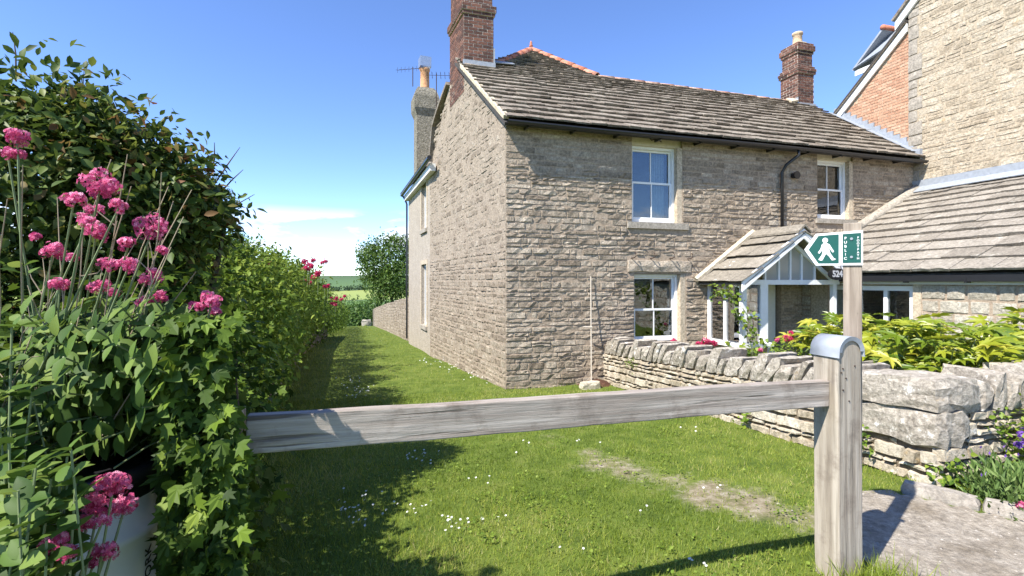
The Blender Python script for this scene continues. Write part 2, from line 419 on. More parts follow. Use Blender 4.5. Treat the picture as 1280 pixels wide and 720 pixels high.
# ------------------------------------------------------------------ ground
TH = R(16.4)
U2 = Vector((math.cos(TH), math.sin(TH), 0)); V2 = Vector((-math.sin(TH), math.cos(TH), 0))
TG = R(22.5)
VG = Vector((-math.sin(TG), math.cos(TG), 0))
Z = Vector((0, 0, 1))
C0 = Vector((-0.119, 9.2, 0))
def H(s, t, z): return C0 + U2 * s + V2 * t + Z * z
LD = R(18.5)
QK = [-60, -10, 0, 3, 8.8, 18, 30, 45, 100, 250, 450, 700, 900, 1000, 1400, 1800, 2600, 4000]
QZ = [-1.1, -1.42, -1.53, -1.62, -2.0, -2.32, -2.95, -3.85, -9, -21, -29.5, -28.5, -16, -14, 2, 25.5, 29, 20]
def ground_q(x, y): return -math.sin(LD) * x + math.cos(LD) * y
def gz(x, y):
    x = np.asarray(x, float); y = np.asarray(y, float)
    q = -math.sin(LD) * x + math.cos(LD) * y
    z = np.interp(q, QK, QZ)
    near = np.clip(1 - np.hypot(x, y) / 60, 0, 1)
    z = z + near * (.022 * np.sin(x * 2.1 + .7 * y) * np.sin(y * 1.7 - .4 * x + 1) + .010 * np.sin(5.3 * x + 1) * np.sin(4.7 * y))
    far = np.clip((q - 200) / 800, 0, 1)
    z = z + far * (7 * np.sin(x / 310 + .5) + 3.0 * np.sin(x / 95 + q / 240))
    return z
def gzf(x, y): return float(gz(x, y))

TRACK = [(3.0, 2.7), (2.25, 3.2), (1.75, 3.65), (1.3, 4.15), (.85, 4.8), (.45, 5.6)]
def seg_dist(x, y, P):
    x = np.asarray(x, float); y = np.asarray(y, float)
    best = np.full(x.shape, 1e9); par = np.zeros(x.shape)
    for i in range(len(P) - 1):
        (x0, y0), (x1, y1) = P[i], P[i + 1]
        dx, dy = x1 - x0, y1 - y0
        t = np.clip(((x - x0) * dx + (y - y0) * dy) / (dx * dx + dy * dy), 0, 1)
        d = np.hypot(x - x0 - t * dx, y - y0 - t * dy)
        m = d < best
        best = np.where(m, d, best); par = np.where(m, (i + t) / (len(P) - 1), par)
    return best, par
def wob(x, y):
    return (np.sin(3.1 * x + 1.3) * np.sin(2.7 * y + .4) + .6 * np.sin(7.3 * x + y * 3.1) * np.sin(6.1 * y - 2 * x + 2) + .4 * np.sin(15 * x - 4 * y) * np.sin(13 * y + 3 * x)) / 2
def dirt(x, y):
    """0 grass .. 1 bare trodden earth"""
    d, p = seg_dist(x, y, TRACK)
    w = .50 - .24 * p
    a = np.clip(1.02 - d / (w * 1.25) + .75 * wob(x * 1.4, y * 1.4) - .45 * p + .35 * wob(x * 4.5, y * 4.5), 0, 1) * .8
    return a

def cuts(*segs):
    out = []
    for a, b, n in segs: out += list(np.linspace(a, b, n, endpoint=False))
    return np.array(out + [segs[-1][1]])
def geo(a, b, n): return list(np.geomspace(a, b, n))
px_ = np.array([-v for v in geo(14, 3500, 34)][::-1] + list(np.arange(-13.8, 12.01, .2)) + geo(12.5, 3500, 34))
qy_ = np.array([-v for v in geo(8, 400, 10)][::-1] + list(np.arange(-7.8, 14.01, .2)) + geo(14.4, 4000, 70))
gx, gy = np.meshgrid(px_, qy_)
gz_ = gz(gx, gy)
nx_, ny_ = len(px_), len(qy_)
GV = np.stack([gx.ravel(), gy.ravel(), gz_.ravel()], 1)
ii = (np.arange(ny_ - 1)[:, None] * nx_ + np.arange(nx_ - 1)[None, :]).ravel()
GF = np.stack([ii, ii + 1, ii + 1 + nx_, ii + nx_], 1)
def ground_material():
    m, n, l, b = nodes('lane_turf_and_fields')
    tc = n.new('ShaderNodeTexCoord')
    at_ = n.new('ShaderNodeAttribute'); at_.attribute_name = 'tint'
    no = n.new('ShaderNodeTexNoise'); no.inputs['Scale'].default_value = 3.5; no.inputs['Detail'].default_value = 9; no.inputs['Roughness'].default_value = .7
    l.new(tc.outputs['Object'], no.inputs['Vector'])
    g = ramp(n, [(.3, (.05, .08, .015)), (.5, (.10, .14, .025)), (.72, (.16, .18, .045))]); l.new(no.outputs['Fac'], g.inputs[0])
    e = n.new('ShaderNodeTexNoise'); e.inputs['Scale'].default_value = 14; e.inputs['Detail'].default_value = 9; e.inputs['Roughness'].default_value = .75
    l.new(tc.outputs['Object'], e.inputs['Vector'])
    er = ramp(n, [(.3, (.12, .10, .055)), (.5, (.22, .185, .12)), (.68, (.36, .32, .255))]); l.new(e.outputs['Fac'], er.inputs[0])
    mx = n.new('ShaderNodeMix'); mx.data_type = 'RGBA'
    ad = n.new('ShaderNodeMath'); ad.operation = 'ADD'; l.new(at_.outputs['Fac'], ad.inputs[0]); l.new(e.outputs['Fac'], ad.inputs[1])
    ml = n.new('ShaderNodeMapRange'); ml.inputs[1].default_value = .68; ml.inputs[2].default_value = 1.15
    l.new(ad.outputs[0], ml.inputs[0]); l.new(ml.outputs[0], mx.inputs[0]); l.new(g.outputs[0], mx.inputs[6]); l.new(er.outputs[0], mx.inputs[7])
    # far country: fields by distance down the lane
    sp = n.new('ShaderNodeSeparateXYZ'); l.new(tc.outputs['Object'], sp.inputs[0])
    q1 = n.new('ShaderNodeMath'); q1.operation = 'MULTIPLY'; q1.inputs[1].default_value = -math.sin(LD); l.new(sp.outputs[0], q1.inputs[0])
    q2 = n.new('ShaderNodeMath'); q2.operation = 'MULTIPLY_ADD'; q2.inputs[1].default_value = math.cos(LD); l.new(sp.outputs[1], q2.inputs[0]); l.new(q1.outputs[0], q2.inputs[2])
    qn = n.new('ShaderNodeTexNoise'); qn.inputs['Scale'].default_value = .012; qn.inputs['Detail'].default_value = 5; l.new(tc.outputs['Object'], qn.inputs['Vector'])
    q3 = n.new('ShaderNodeMath'); q3.operation = 'MULTIPLY_ADD'; q3.inputs[1].default_value = 90; l.new(qn.outputs['Fac'], q3.inputs[0]); l.new(q2.outputs[0], q3.inputs[2])
    dv = n.new('ShaderNodeMath'); dv.operation = 'DIVIDE'; dv.inputs[1].default_value = 2000; l.new(q3.outputs[0], dv.inputs[0])
    fr = ramp(n, [(0, (.10, .16, .035)), (.30, (.115, .19, .06)), (.378, (.115, .19, .06)), (.379, (.05, .08, .035)), (.386, (.05, .08, .035)), (.387, (.22, .27, .085)), (.49, (.25, .29, .09)), (.492, (.045, .075, .04)), (.515, (.05, .08, .045)), (.52, (.10, .16, .06)), (.75, (.085, .14, .06)), (.86, (.075, .115, .055))])
    fr.color_ramp.interpolation = 'LINEAR'; l.new(dv.outputs[0], fr.inputs[0])
    ff = n.new('ShaderNodeMapRange'); ff.inputs[1].default_value = 60; ff.inputs[2].default_value = 140; l.new(q2.outputs[0], ff.inputs[0])
    m2 = n.new('ShaderNodeMix'); m2.data_type = 'RGBA'; l.new(ff.outputs[0], m2.inputs[0]); l.new(mx.outputs[2], m2.inputs[6]); l.new(fr.outputs[0], m2.inputs[7])
    l.new(m2.outputs[2], b.inputs['Base Color']); b.inputs['Roughness'].default_value = .95; b.inputs['Specular IOR Level'].default_value = .1
    bp = n.new('ShaderNodeBump'); bp.inputs['Strength'].default_value = .6; bp.inputs['Distance'].default_value = .02
    l.new(e.outputs['Fac'], bp.inputs['Height']); l.new(bp.outputs[0], b.inputs['Normal'])
    return m
ground = mk_np('ground', GV, GF, ground_material(), tint=dirt(gx, gy).ravel(), smooth=True)
tag(ground, 'green turf lane and fields reaching the far hill', 'ground', kind='structure')

# concrete path in the lower right corner
PATH = [(2.62, 3.78), (2.98, 3.72), (3.45, 3.2), (4.1, 2.5), (5.6, 1.0), (6.5, -.8), (1.2, -.8), (1.55, 1.2), (1.95, 2.55), (2.1, 3.0), (2.35, 3.42)]
def smooth_poly(P, n=6, amp=.03):
    out = []
    for i in range(len(P)):
        (x0, y0), (x1, y1) = P[i], P[(i + 1) % len(P)]
        for k in range(n):
            f = k / n
            out.append((x0 + (x1 - x0) * f + random.uniform(-amp, amp), y0 + (y1 - y0) * f + random.uniform(-amp, amp)))
    return out
def in_poly(x, y, P):
    x = np.asarray(x, float); y = np.asarray(y, float)
    c = np.zeros(x.shape, bool)
    for i in range(len(P)):
        (x0, y0), (x1, y1) = P[i], P[i - 1]
        if y0 == y1: continue
        c ^= ((y0 > y) != (y1 > y)) & (x < (x1 - x0) * (y - y0) / (y1 - y0) + x0)
    return c
PATHS = smooth_poly(PATH)
gp = np.arange(1.0, 6.6, .1); gq = np.arange(-.9, 4.0, .1)
PX, PY = np.meshgrid(gp, gq)
PZ = gz(PX, PY) + .012 + .004 * wob(PX * 2, PY * 2)
inside = in_poly(PX, PY, PATHS)
V_ = np.stack([PX.ravel(), PY.ravel(), PZ.ravel()], 1)
i0 = (np.arange(len(gq) - 1)[:, None] * len(gp) + np.arange(len(gp) - 1)[None, :])
ok = (inside[:-1, :-1].astype(int) + inside[1:, :-1] + inside[:-1, 1:] + inside[1:, 1:]) >= 2
i0 = i0[ok]
F_ = np.stack([i0, i0 + 1, i0 + 1 + len(gp), i0 + len(gp)], 1)
path = mk_np('path', V_, F_, M['pavement'], smooth=True, tint=np.full(len(V_), .5))
tag(path, 'worn grey concrete path in the right foreground', 'path', kind='structure')

# ------------------------------------------------------------------ pieces: stones, bricks, slates
def stone(fr, a0, a1, b0, b1, proud=.02, rough=.01, cham=.012, back=.03, jit=.006, nmax=4, slant=0.0):
    """one rough stone with chamfered edges, set back into the mortar"""
    L, h = a1 - a0, b1 - b0
    nx = max(1, min(nmax, round(L / .09))); nz = 1 if h < .16 else 2
    c = min(cham, L * .3, h * .3)
    As = [a0, a0 + c] + [a0 + c + (L - 2 * c) * i / nx for i in range(1, nx)] + [a1 - c, a1]
    Bs = [b0, b0 + c] + [b0 + c + (h - 2 * c) * i / nz for i in range(1, nz)] + [b1 - c, b1]
    na, nb = len(As), len(Bs)
    u = random.uniform
    lift = [u(-jit, jit) for _ in range(na)]; drop = [u(-jit, jit) for _ in range(na)]
    V = []
    tilt = u(-.5, .5) * rough; tilt2 = u(-.5, .5) * rough
    for j, b in enumerate(Bs):
        for i, a in enumerate(As):
            edge = i in (0, na - 1) or j in (0, nb - 1)
            ring = i in (1, na - 2) or j in (1, nb - 2)
            f = j / (nb - 1)
            bb = b + lift[i] * f + drop[i] * (1 - f)
            n = -back if edge else proud * (.55 if ring and nz + nx > 2 else 1) + u(-rough, rough) + tilt * (a - a0) / L + tilt2 * f
            V.append(fr.p(a + u(-jit, jit) * .7 + slant * (b - b0), bb, n))
    F = [(j * na + i, j * na + i + 1, (j + 1) * na + i + 1, (j + 1) * na + i) for j in range(nb - 1) for i in range(na - 1)]
    return V, F

def coursed(a0, a1, b0, b1, hc, lc, gap, holes=(), top=None, split=.12):
    """rectangles of coursed rubble; holes = (a0,a1,b0,b1); top(a) = roof line"""
    out = []
    b = b0
    while b < b1 - .03:
        h = random.uniform(*hc); h = min(h, b1 - b)
        spans = [(a0, a1)]
        for ha0, ha1, hb0, hb1 in holes:
            if hb0 < b + h - .02 and hb1 > b + .02:
                ns = []
                for s0, s1 in spans:
                    if ha1 <= s0 or ha0 >= s1: ns.append((s0, s1))
                    else:
                        if ha0 - s0 > .05: ns.append((s0, ha0))
                        if s1 - ha1 > .05: ns.append((ha1, s1))
                spans = ns
        for s0, s1 in spans:
            a = s0 + 0.0
            while a < s1 - .02:
                L = random.uniform(*lc)
                if s1 - a - L < lc[0] * .7: L = s1 - a
                e = min(a + L, s1)
                bt = b + h
                if top is not None:
                    bt = min(bt, top(a), top(e))
                if bt - b > .035 and e - a > .03:
                    if random.random() < split and bt - b > .11 and e - a > .16:
                        mid = b + (bt - b) * random.uniform(.4, .6)
                        out.append((a + gap / 2, e - gap / 2, b + gap / 2, mid - gap / 2))
                        out.append((a + gap / 2, e - gap / 2, mid + gap / 2, bt - gap / 2))
                    else:
                        out.append((a + gap / 2, e - gap / 2, b + gap / 2, bt - gap / 2))
                a = e
        b += h
    return out

def weight(V):
    P = [proj(v) for v in V]
    if any(p is None for p in P): return 0
    xs = [min(1290, max(-10, p[0])) for p in P]; ys = [min(730, max(-10, p[1])) for p in P]
    return (max(xs) - min(xs)) * (max(ys) - min(ys))

def emit(name, th, pieces, mat, limit=300, rest_name=None, smooth=False):
    """pieces: (parent, V, F, tint). The largest in view become objects of their own, the rest one joined part."""
    w = [(weight(p[1]), i) for i, p in enumerate(pieces)]
    w.sort(reverse=True)
    own = {i for a, i in w[:limit] if a > 0}
    rest = MB()
    for i, (par, V, F, t) in enumerate(pieces):
        mt = mat
        if i in own: mk(name, V, F, mt, par, smooth, t)
        else: rest.add(V, F, t)
    if rest.V:
        o = rest.build(rest_name or name + '_remainder', mat, th, smooth)
        o['kind'] = 'stuff'

def cells_wall(fr, a0, a1, b0, b1, holes, thick, mb):
    As = sorted({a0, a1} | {h[0] for h in holes} | {h[1] for h in holes})
    Bs = sorted({b0, b1} | {h[2] for h in holes} | {h[3] for h in holes})
    As = [x for x in As if a0 <= x <= a1]; Bs = [x for x in Bs if b0 <= x <= b1]
    for i in range(len(As) - 1):
        for j in range(len(Bs) - 1):
            ca, cb = (As[i] + As[i + 1]) / 2, (Bs[j] + Bs[j + 1]) / 2
            if any(h[0] < ca < h[1] and h[2] < cb < h[3] for h in holes): continue
            mb.add(*fr.box(As[i], As[i + 1], Bs[j], Bs[j + 1], -thick, 0))

# ------------------------------------------------------------------ the cottage
ROOF0, RK = 3.17, .74                        # roof plane: z = ROOF0 + RK * t
cottage = thing('cottage', 'two-storey grey rubble stone cottage with stone slate roof and brick chimneys', 'house', H(5, 3, -2.0))
FA = Fr(C0, U2, Z, -V2)                       # facade frame
GA = Fr(C0, -VG, Z, None)                     # gable frame, a = -t
GA = Fr(C0, VG, Z, Vector((-math.cos(TG), -math.sin(TG), 0)))
FL = 10.35
W_UP = (2.63, 3.80, 1.20, 2.96)
W_LO = (2.68, 3.88, -1.28, .16)
W_R = (7.36, 8.42, 1.44, 2.96)
DOOR = (5.35, 6.35, -2.0, .0)
f_holes = [W_UP, W_LO, W_R, DOOR]
fw = MB(); cells_wall(FA, 0, FL, -2.4, 2.96, f_holes, .38, fw)
facade = fw.build('facade_wall', M['facade_mortar'], cottage)
pieces = []
LINT = (2.52, 4.02, .17, .47)
for r in coursed(-.006, FL, -2.12, 2.955, (.065, .14), (.16, .55), .012, f_holes + [LINT, (2.5, 3.95, 1.06, 1.2), (7.25, 8.5, 1.3, 1.44)]):
    cb = (r[2] + r[3]) / 2
    low = cb < 2.2
    V, F = stone(FA, *r, proud=random.uniform(.010, .034) if low else random.uniform(.006, .018), rough=.012 if low else .005, cham=.012, back=.03)
    pieces.append((facade, V, F, random.random()))
nf_ = len(pieces)

# gable
def rakef(t):
    if t < 2.55: return 3.17 + .735 * t
    if t < 3.95: return 5.1
    if t < 5.9: return 5.06 - .43 * (t - 3.95)
    return 3.5
gt = 6.1
poly = [(0, -2.5), (gt, -2.6), (gt, 3.5), (5.92, 3.5), (5.9, rakef(5.9)), (3.95, 5.06), (3.9, 5.1), (2.55, 5.1), (2.5, rakef(2.5)), (0, 3.17)]
gable = MB().add(*GA.prism(poly, -.38, .0)).build('gable_wall', M['gable_mortar'], cottage)
gp_ = []
for r in coursed(-.008, gt - .02, -2.35, 5.2, (.08, .18), (.14, .46), .016, [], top=lambda t: rakef(t) - .06):
    pr = random.uniform(.008, .026) if r[2] < .6 else random.uniform(-.006, .016)
    if r[2] > .6 and random.random() < .12: continue
    V, F = stone(GA, *r, proud=pr, rough=.010, cham=.02, back=.03, jit=.016, nmax=3)
    gp_.append((gable, V, F, random.random()))
emit('stone', cottage, pieces, M['facade'], 220, 'facade_stone_remainder')
emit('stone', cottage, gp_, M['gable'], 80, 'gable_stone_remainder')

# rear range along the lane, rendered
RO = GA.p(gt, 0, 0)
VR = Vector((-math.sin(R(19.5)), math.cos(R(19.5)), 0))
RA = Fr(RO, VR, Z, Vector((-math.cos(R(19.5)), -math.sin(R(19.5)), 0)))
def t_of(px):                                  # where a pixel column meets the rear wall
    k = (px - 640) / FPX
    return (k * RO.y - RO.x) / (VR.x - k * VR.y)
w0, w1 = t_of(533.5), t_of(527)
rh = [(w0, w1, at(0, 285, 15.4).z, at(0, 222, 15.4).z), (w0, w1, at(0, 408, 15.4).z, at(0, 330, 15.4).z)]
RL = 4.62
rw = MB(); cells_wall(RA, 0, RL, -2.9, 3.5, rh, .35, rw)
rw.add(*RA.box(RL - .35, RL, -2.9, 3.5, -5.6, -.35))
rear = rw.build('rear_wall', M['render'], cottage)
back = MB()
back.add(*FA.box(FL - .35, FL, -2.4, 3.1, -6.0, -.4)).add(*Fr(H(-.5, 6, 0), U2, Z, -V2).box(3.2, FL + .4, -2.6, 3.1, -.3, 0))
back.build('back_wall', M['render'], cottage)
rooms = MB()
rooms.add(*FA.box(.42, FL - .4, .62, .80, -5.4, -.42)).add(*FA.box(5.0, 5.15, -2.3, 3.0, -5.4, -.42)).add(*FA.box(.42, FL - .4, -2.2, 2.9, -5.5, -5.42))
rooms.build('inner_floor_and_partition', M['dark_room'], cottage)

def bars(fr, a0, a1, b0, b1, w, n0, n1):
    mb = MB()
    mb.add(*fr.box(a0, a0 + w, b0, b1, n0, n1)).add(*fr.box(a1 - w, a1, b0, b1, n0, n1))
    mb.add(*fr.box(a0 + w, a1 - w, b0, b0 + w, n0, n1)).add(*fr.box(a0 + w, a1 - w, b1 - w, b1, n0, n1))
    return mb

def sash_window(par, fr, a0, a1, b0, b1, rec, split=.5, curtain=None, sill=None, name='window'):
    w = bars(fr, a0, a1, b0, b1, .055, -rec - .1, -rec).build(name, M['white'], par)
    mid = b0 + (b1 - b0) * split
    for lo, hi, n in ((b0 + .055, mid + .022, -rec - .025), (mid - .022, b1 - .055, -rec - .06)):
        s0, s1 = a0 + .055, a1 - .055
        c = (s0 + s1) / 2
        sb = bars(fr, s0, s1, lo, hi, .042, n - .035, n)
        sb.add(*fr.box(c - .011, c + .011, lo + .042, hi - .042, n - .03, n - .004))
        sb.build('sash', M['white'], w)
        for p0, p1 in ((s0 + .042, c - .011), (c + .011, s1 - .042)):
            MB().add(*fr.box(p0, p1, lo + .042, hi - .042, n - .022, n - .016)).build('pane', M['glass'], w)
    if curtain:
        V, F = [], []
        k = 24
        for i in range(k + 1):
            a = curtain[0] + (curtain[1] - curtain[0]) * i / k
            nn = -rec - .24 + .025 * math.sin(i * 1.5)
            V += [fr.p(a, b0 + .02, nn), fr.p(a, b1 - .02, nn * 1.0 + .005)]
        F = [(2 * i, 2 * i + 2, 2 * i + 3, 2 * i + 1) for i in range(k)]
        mk('curtain', V, F, M['curtain'], w, True)
    if sill:
        MB().add(*fr.box(*sill)).build('sill', M['sill'], w)
    return w

# upper window by the corner: cream lintel, buff jamb, stone sill
w = sash_window(cottage, FA, W_UP[0] + .01, W_UP[1] - .12, 1.22, 2.76, .11, .52, (3.28, 3.6), (2.52, 3.93, 1.07, 1.197, -.1, .05))
MB().add(*FA.box(W_UP[1] - .12, W_UP[1] - .003, 1.2, 2.76, -.25, -.004)).build('jamb', M['jamb'], w)
MB().add(*FA.box(W_UP[0] + .004, W_UP[1] - .004, 2.762, 2.955, -.2, -.05)).build('lintel', M['cream'], w)
# lower window with a long rough lintel and iron hooks
w = sash_window(cottage, FA, W_LO[0] + .01, W_LO[1] - .12, -1.22, .15, .12, .47, None, (2.6, 3.95, -1.38, -1.283, -.1, .05))
MB().add(*FA.box(W_LO[1] - .12, W_LO[1] - .003, -1.28, .15, -.25, -.004)).build('jamb', M['jamb'], w)
V, F = stone(FA, LINT[0], LINT[1], LINT[2] + .01, LINT[3] - .03, .05, .012, .02, .05, .012, 8)
mk('lintel', V, F, M['facade'], w, False, .85)
for s in (2.62, 3.05, 3.5, 3.93):
    P = [FA.p(s, .47, -.02), FA.p(s, .475, .10), FA.p(s + .015, .50, .15), FA.p(s + .02, .56, .13), FA.p(s + .02, .58, .10)]
    mk('hook', *tube(P, .011, 6), M['iron'], cottage)
P = [FA.p(3.05, 2.93, -.04), FA.p(3.06, 2.86, .03), FA.p(3.16, 2.90, .06), FA.p(3.28, 2.84, .04)]
mk('hook', *tube(P, .012, 6), M['iron'], cottage)
# right upper window
w = sash_window(cottage, FA, W_R[0] + .01, W_R[1] - .11, 1.46, 2.80, .11, .5, None, (7.3, 8.5, 1.33, 1.437, -.1, .05))
MB().add(*FA.box(W_R[1] - .11, W_R[1] - .003, 1.44, 2.8, -.25, -.004)).build('jamb', M['jamb'], w)
MB().add(*FA.box(W_R[0] + .004, W_R[1] - .004, 2.802, 2.955, -.2, -.05)).build('lintel', M['cream'], w)
P = [FA.p(7.75, 2.95, -.04), FA.p(7.8, 2.88, .03), FA.p(7.93, 2.92, .06), FA.p(8.05, 2.88, .04)]
mk('hook', *tube(P, .012, 6), M['iron'], cottage)
# the two slit windows of the rear range
for a0, a1, b0, b1 in rh:
    w = bars(RA, a0 + .002, a1 - .002, b0 + .002, b1 - .002, .07, -.16, -.1).build('window', M['white'], cottage)
    MB().add(*RA.box(a0 + .07, a1 - .07, b0 + .07, b1 - .07, -.14, -.135)).build('pane', M['glass'], w)
    MB().add(*RA.box(a0 - .1, a1 + .1, b0 - .12, b0 - .003, -.1, .06)).build('sill', M['sill'], w)
    sb = MB().add(*RA.box(a0 - .14, a0 - .003, b0 - .003, b1 + .14, -.05, .018)).add(*RA.box(a1 + .003, a1 + .14, b0 - .003, b1 + .14, -.05, .018)).add(*RA.box(a0 - .003, a1 + .003, b1 + .003, b1 + .14, -.05, .018))
    sb.build('surround', M['jamb'], w)

# ---- roof
SLN = Vector((0, 0, 1)) + (-V2) * RK
SLN.normalize()
SLV = (V2 + Z * RK).normalized()
KL = math.sqrt(1 + RK * RK)
RF = Fr(H(0, 0, ROOF0), U2, SLV, SLN)          # b measured up the slope: t = b / KL
def s_left(t): return -.107 * t - .10
APEX = (2.13, 4.85)
def row_span(t):
    if t <= 3.0: return s_left(t), FL + .0
    f = (t - 3.0) / (APEX[1] - 3.0)
    return .5 + (APEX[0] - .5) * f, 3.3 + (APEX[0] - 3.3) * f
rb = MB()
T0 = -.27
rb.add(*RF.prism([(s_left(T0), T0 * KL), (FL - .01, T0 * KL), (FL - .01, 3 * KL), (3.3, 3 * KL), (APEX[0], APEX[1] * KL), (.5, 3 * KL), (s_left(3), 3 * KL)], -.16, -.10))
# hidden slopes: rear of the main range, both slopes of the rear range
e0, e1 = RA.p(-2.6, 3.35, .27), RA.p(RL + .1, 3.35, .27)
ap0 = H(APEX[0], APEX[1], ROOF0 + RK * APEX[1] - .06)
ap1 = ap0 + VR * 4.2
def slab(P, d=.07):
    k = len(P); nrm = (P[1] - P[0]).cross(P[2] - P[0]).normalized() * d
    V = list(P) + [p + nrm for p in P]
    return V, [tuple(range(k))[::-1], tuple(range(k, 2 * k))] + [(i, (i + 1) % k, k + (i + 1) % k, k + i) for i in range(k)]
hipL = H(.5, 3.0, ROOF0 + RK * 3 - .06); hipR = H(3.3, 3.0, ROOF0 + RK * 3 - .06)
rb.add(*slab([H(3.3, 3.0, 5.33), H(FL, 3.0, 5.33), H(FL, 6.2, 3.0), H(5.6, 6.2, 3.0)]))
re_ = ap1 + U2 * 3.4 - Z * 3.3
rb.add(*slab([ap0, hipR, H(5.6, 6.2, 3.0), re_, ap1]))
roof = rb.build('roof', M['roof_felt'], cottage)
lb = MB().add(*slab([hipL, ap0, ap1, e1, RA.p(-.2, 3.35, .27), GA.p(5.9, rakef(5.9) - .02, -.1), GA.p(4.0, 5.0, -.1)]))
lb.build('rear_roof', M['slate'], cottage)
sl = []
b = T0 * KL
row = 0
def slate(fr, a0, a1, b, ex, th, n0, over=1.6):
    """one stone slate: butt edge at b, running under the next course"""
    u = random.uniform
    k = max(2, min(4, int((a1 - a0) / .12)))
    sk = u(-.012, .012)
    lo = [(a0 + (a1 - a0) * i / k, b + sk * i / k + u(-.012, .010)) for i in range(k + 1)]
    top = b + ex * over
    tilt = u(-.006, .006)
    lift = n0 + u(0, .009)
    V = []
    for n in (0, th):
        for i, (a, bb) in enumerate(lo):
            V.append(fr.p(a + u(-.004, .004), bb + (0 if n else .004), lift + n * u(.8, 1.1) + tilt * i / k))
        V.append(fr.p(a1, top, n0 - .066 + n)); V.append(fr.p(a0, top, n0 - .066 + n))
    m = k + 3
    F = [tuple(range(m))[::-1]] + [(i, (i + 1) % m, m + (i + 1) % m, m + i) for i in range(m)]
    # top face as fan from the upper edge
    F += [tuple(range(m, 2 * m))]
    return V, F
end = 3 * KL
exs = []
while b < APEX[1] * KL - .08:
    f = max(0, b / end)
    ex = max(.15, .30 - .085 * min(f, 1.2)) * random.uniform(.94, 1.06)
    s0, s1 = row_span(min(b / KL, APEX[1] - .05))
    if b / KL > 2.95 and row_span(3.05)[0] > s0: pass
    a = s0 + random.uniform(-.02, .02)
    while a < s1 - .06:
        wd = random.uniform(.22, .52) * (1 - .2 * f)
        if s1 - a - wd < .15: wd = s1 - a
        e = min(a + wd, s1 + .0)
        th = random.uniform(.03, .052)
        V, F = slate(RF, a + .004, e - .004, b, ex, th, .0)
        sl.append((roof, V, F, random.random()))
        a = e
    b += ex
emit('slate', cottage, sl, M['slate'], 300)
# terracotta ridge and hip tiles
def ridge_tiles(p0, p1, L=.44, r=.115, up=.02, mat='ridge'):
    p0 = Vector(p0); p1 = Vector(p1); d = p1 - p0; n = max(1, round(d.length / L)); x = d.normalized()
    y = x.cross(Z).normalized(); zz = y.cross(x)
    for i in range(n):
        q0 = p0 + d * (i / n) + zz * up; q1 = p0 + d * ((i + .985) / n) + zz * (up + .012)
        V, F = [], []
        for q, rr in ((q0, r), (q1, r * 1.06)):
            for r2 in (rr, rr - .02):
                for k in range(7):
                    a = math.pi * k / 6
                    V.append(q + y * math.cos(a) * r2 + zz * (math.sin(a) * r2 * .85 - .04))
        for k in range(6):
            F += [(k, k + 1, 14 + k + 1, 14 + k), (7 + k, 21 + k, 21 + k + 1, 7 + k + 1), (k, 7 + k, 7 + k + 1, k + 1), (14 + k, 14 + k + 1, 21 + k + 1, 21 + k)]
        mk('ridge_tile', V, F, M[mat], roof, True, random.random())
zr = ROOF0 + RK * 3
za = ROOF0 + RK * APEX[1]
ridge_tiles(H(3.35, 3, zr), H(9.75, 3, zr - .02), .46, .09, -.005, 'ridge_old')
ridge_tiles(H(*APEX, za), H(3.35, 3, zr), .42)
ridge_tiles(H(*APEX, za), H(.62, 3.05, zr), .42)
mk('finial', *lathe([(.05, 0), (.055, .05), (.03, .08), (.04, .12), (.02, .17), (.005, .19)], H(*APEX, za + .07), 10), M['ridge'], roof, True, .5)
# mortar along the verge, lead behind the chimney
vb = MB()
for i in range(7):
    t0, t1 = -.2 + 2.75 * i / 7, -.2 + 2.75 * (i + 1) / 7 - .01
    vb.add(*slab([H(s_left(t0) - .015, t0, ROOF0 + RK * t0 + .0), H(s_left(t0) + .09, t0, ROOF0 + RK * t0 + .01), H(s_left(t1) + .09, t1, ROOF0 + RK * t1 + .01), H(s_left(t1) - .015, t1, ROOF0 + RK * t1)], -.075))
vb.build('verge_mortar', M['fillet'], roof)
# rear verge board of the gable and the eaves box of the rear range
bb_ = MB()
for i in range(5):
    t0 = 3.9 + 2.0 * i / 5; t1 = 3.9 + 2.0 * (i + 1) / 5
    sag = lambda t: rakef(t) + .05 + .10 * math.sin(math.pi * (t - 3.9) / 2.0)
    bb_.add(*slab([GA.p(t0, sag(t0), -.3), GA.p(t1, sag(t1), -.3), GA.p(t1, sag(t1), .10), GA.p(t0, sag(t0), .10)], -.09))
bb_.build('verge_board', M['slate'], roof)
eb = MB()
eb.add(*RA.box(-.9, RL + .1, 3.12, 3.33, .0, .16)).build('eaves_box', M['offwhite'], cottage)
gut = [RA.p(-1.25, 3.40, .24), RA.p(RL + .2, 3.36, .24)]
mk('gutter', *tube(gut, .065, 8), M['black'], cottage)
mk('downpipe', *tube([RA.p(RL + .12, 3.36, .24), RA.p(RL + .05, 3.2, .15), RA.p(RL + .02, 3.0, .07), RA.p(RL + .02, -2.2, .07)], .035, 8), M['black'], cottage)
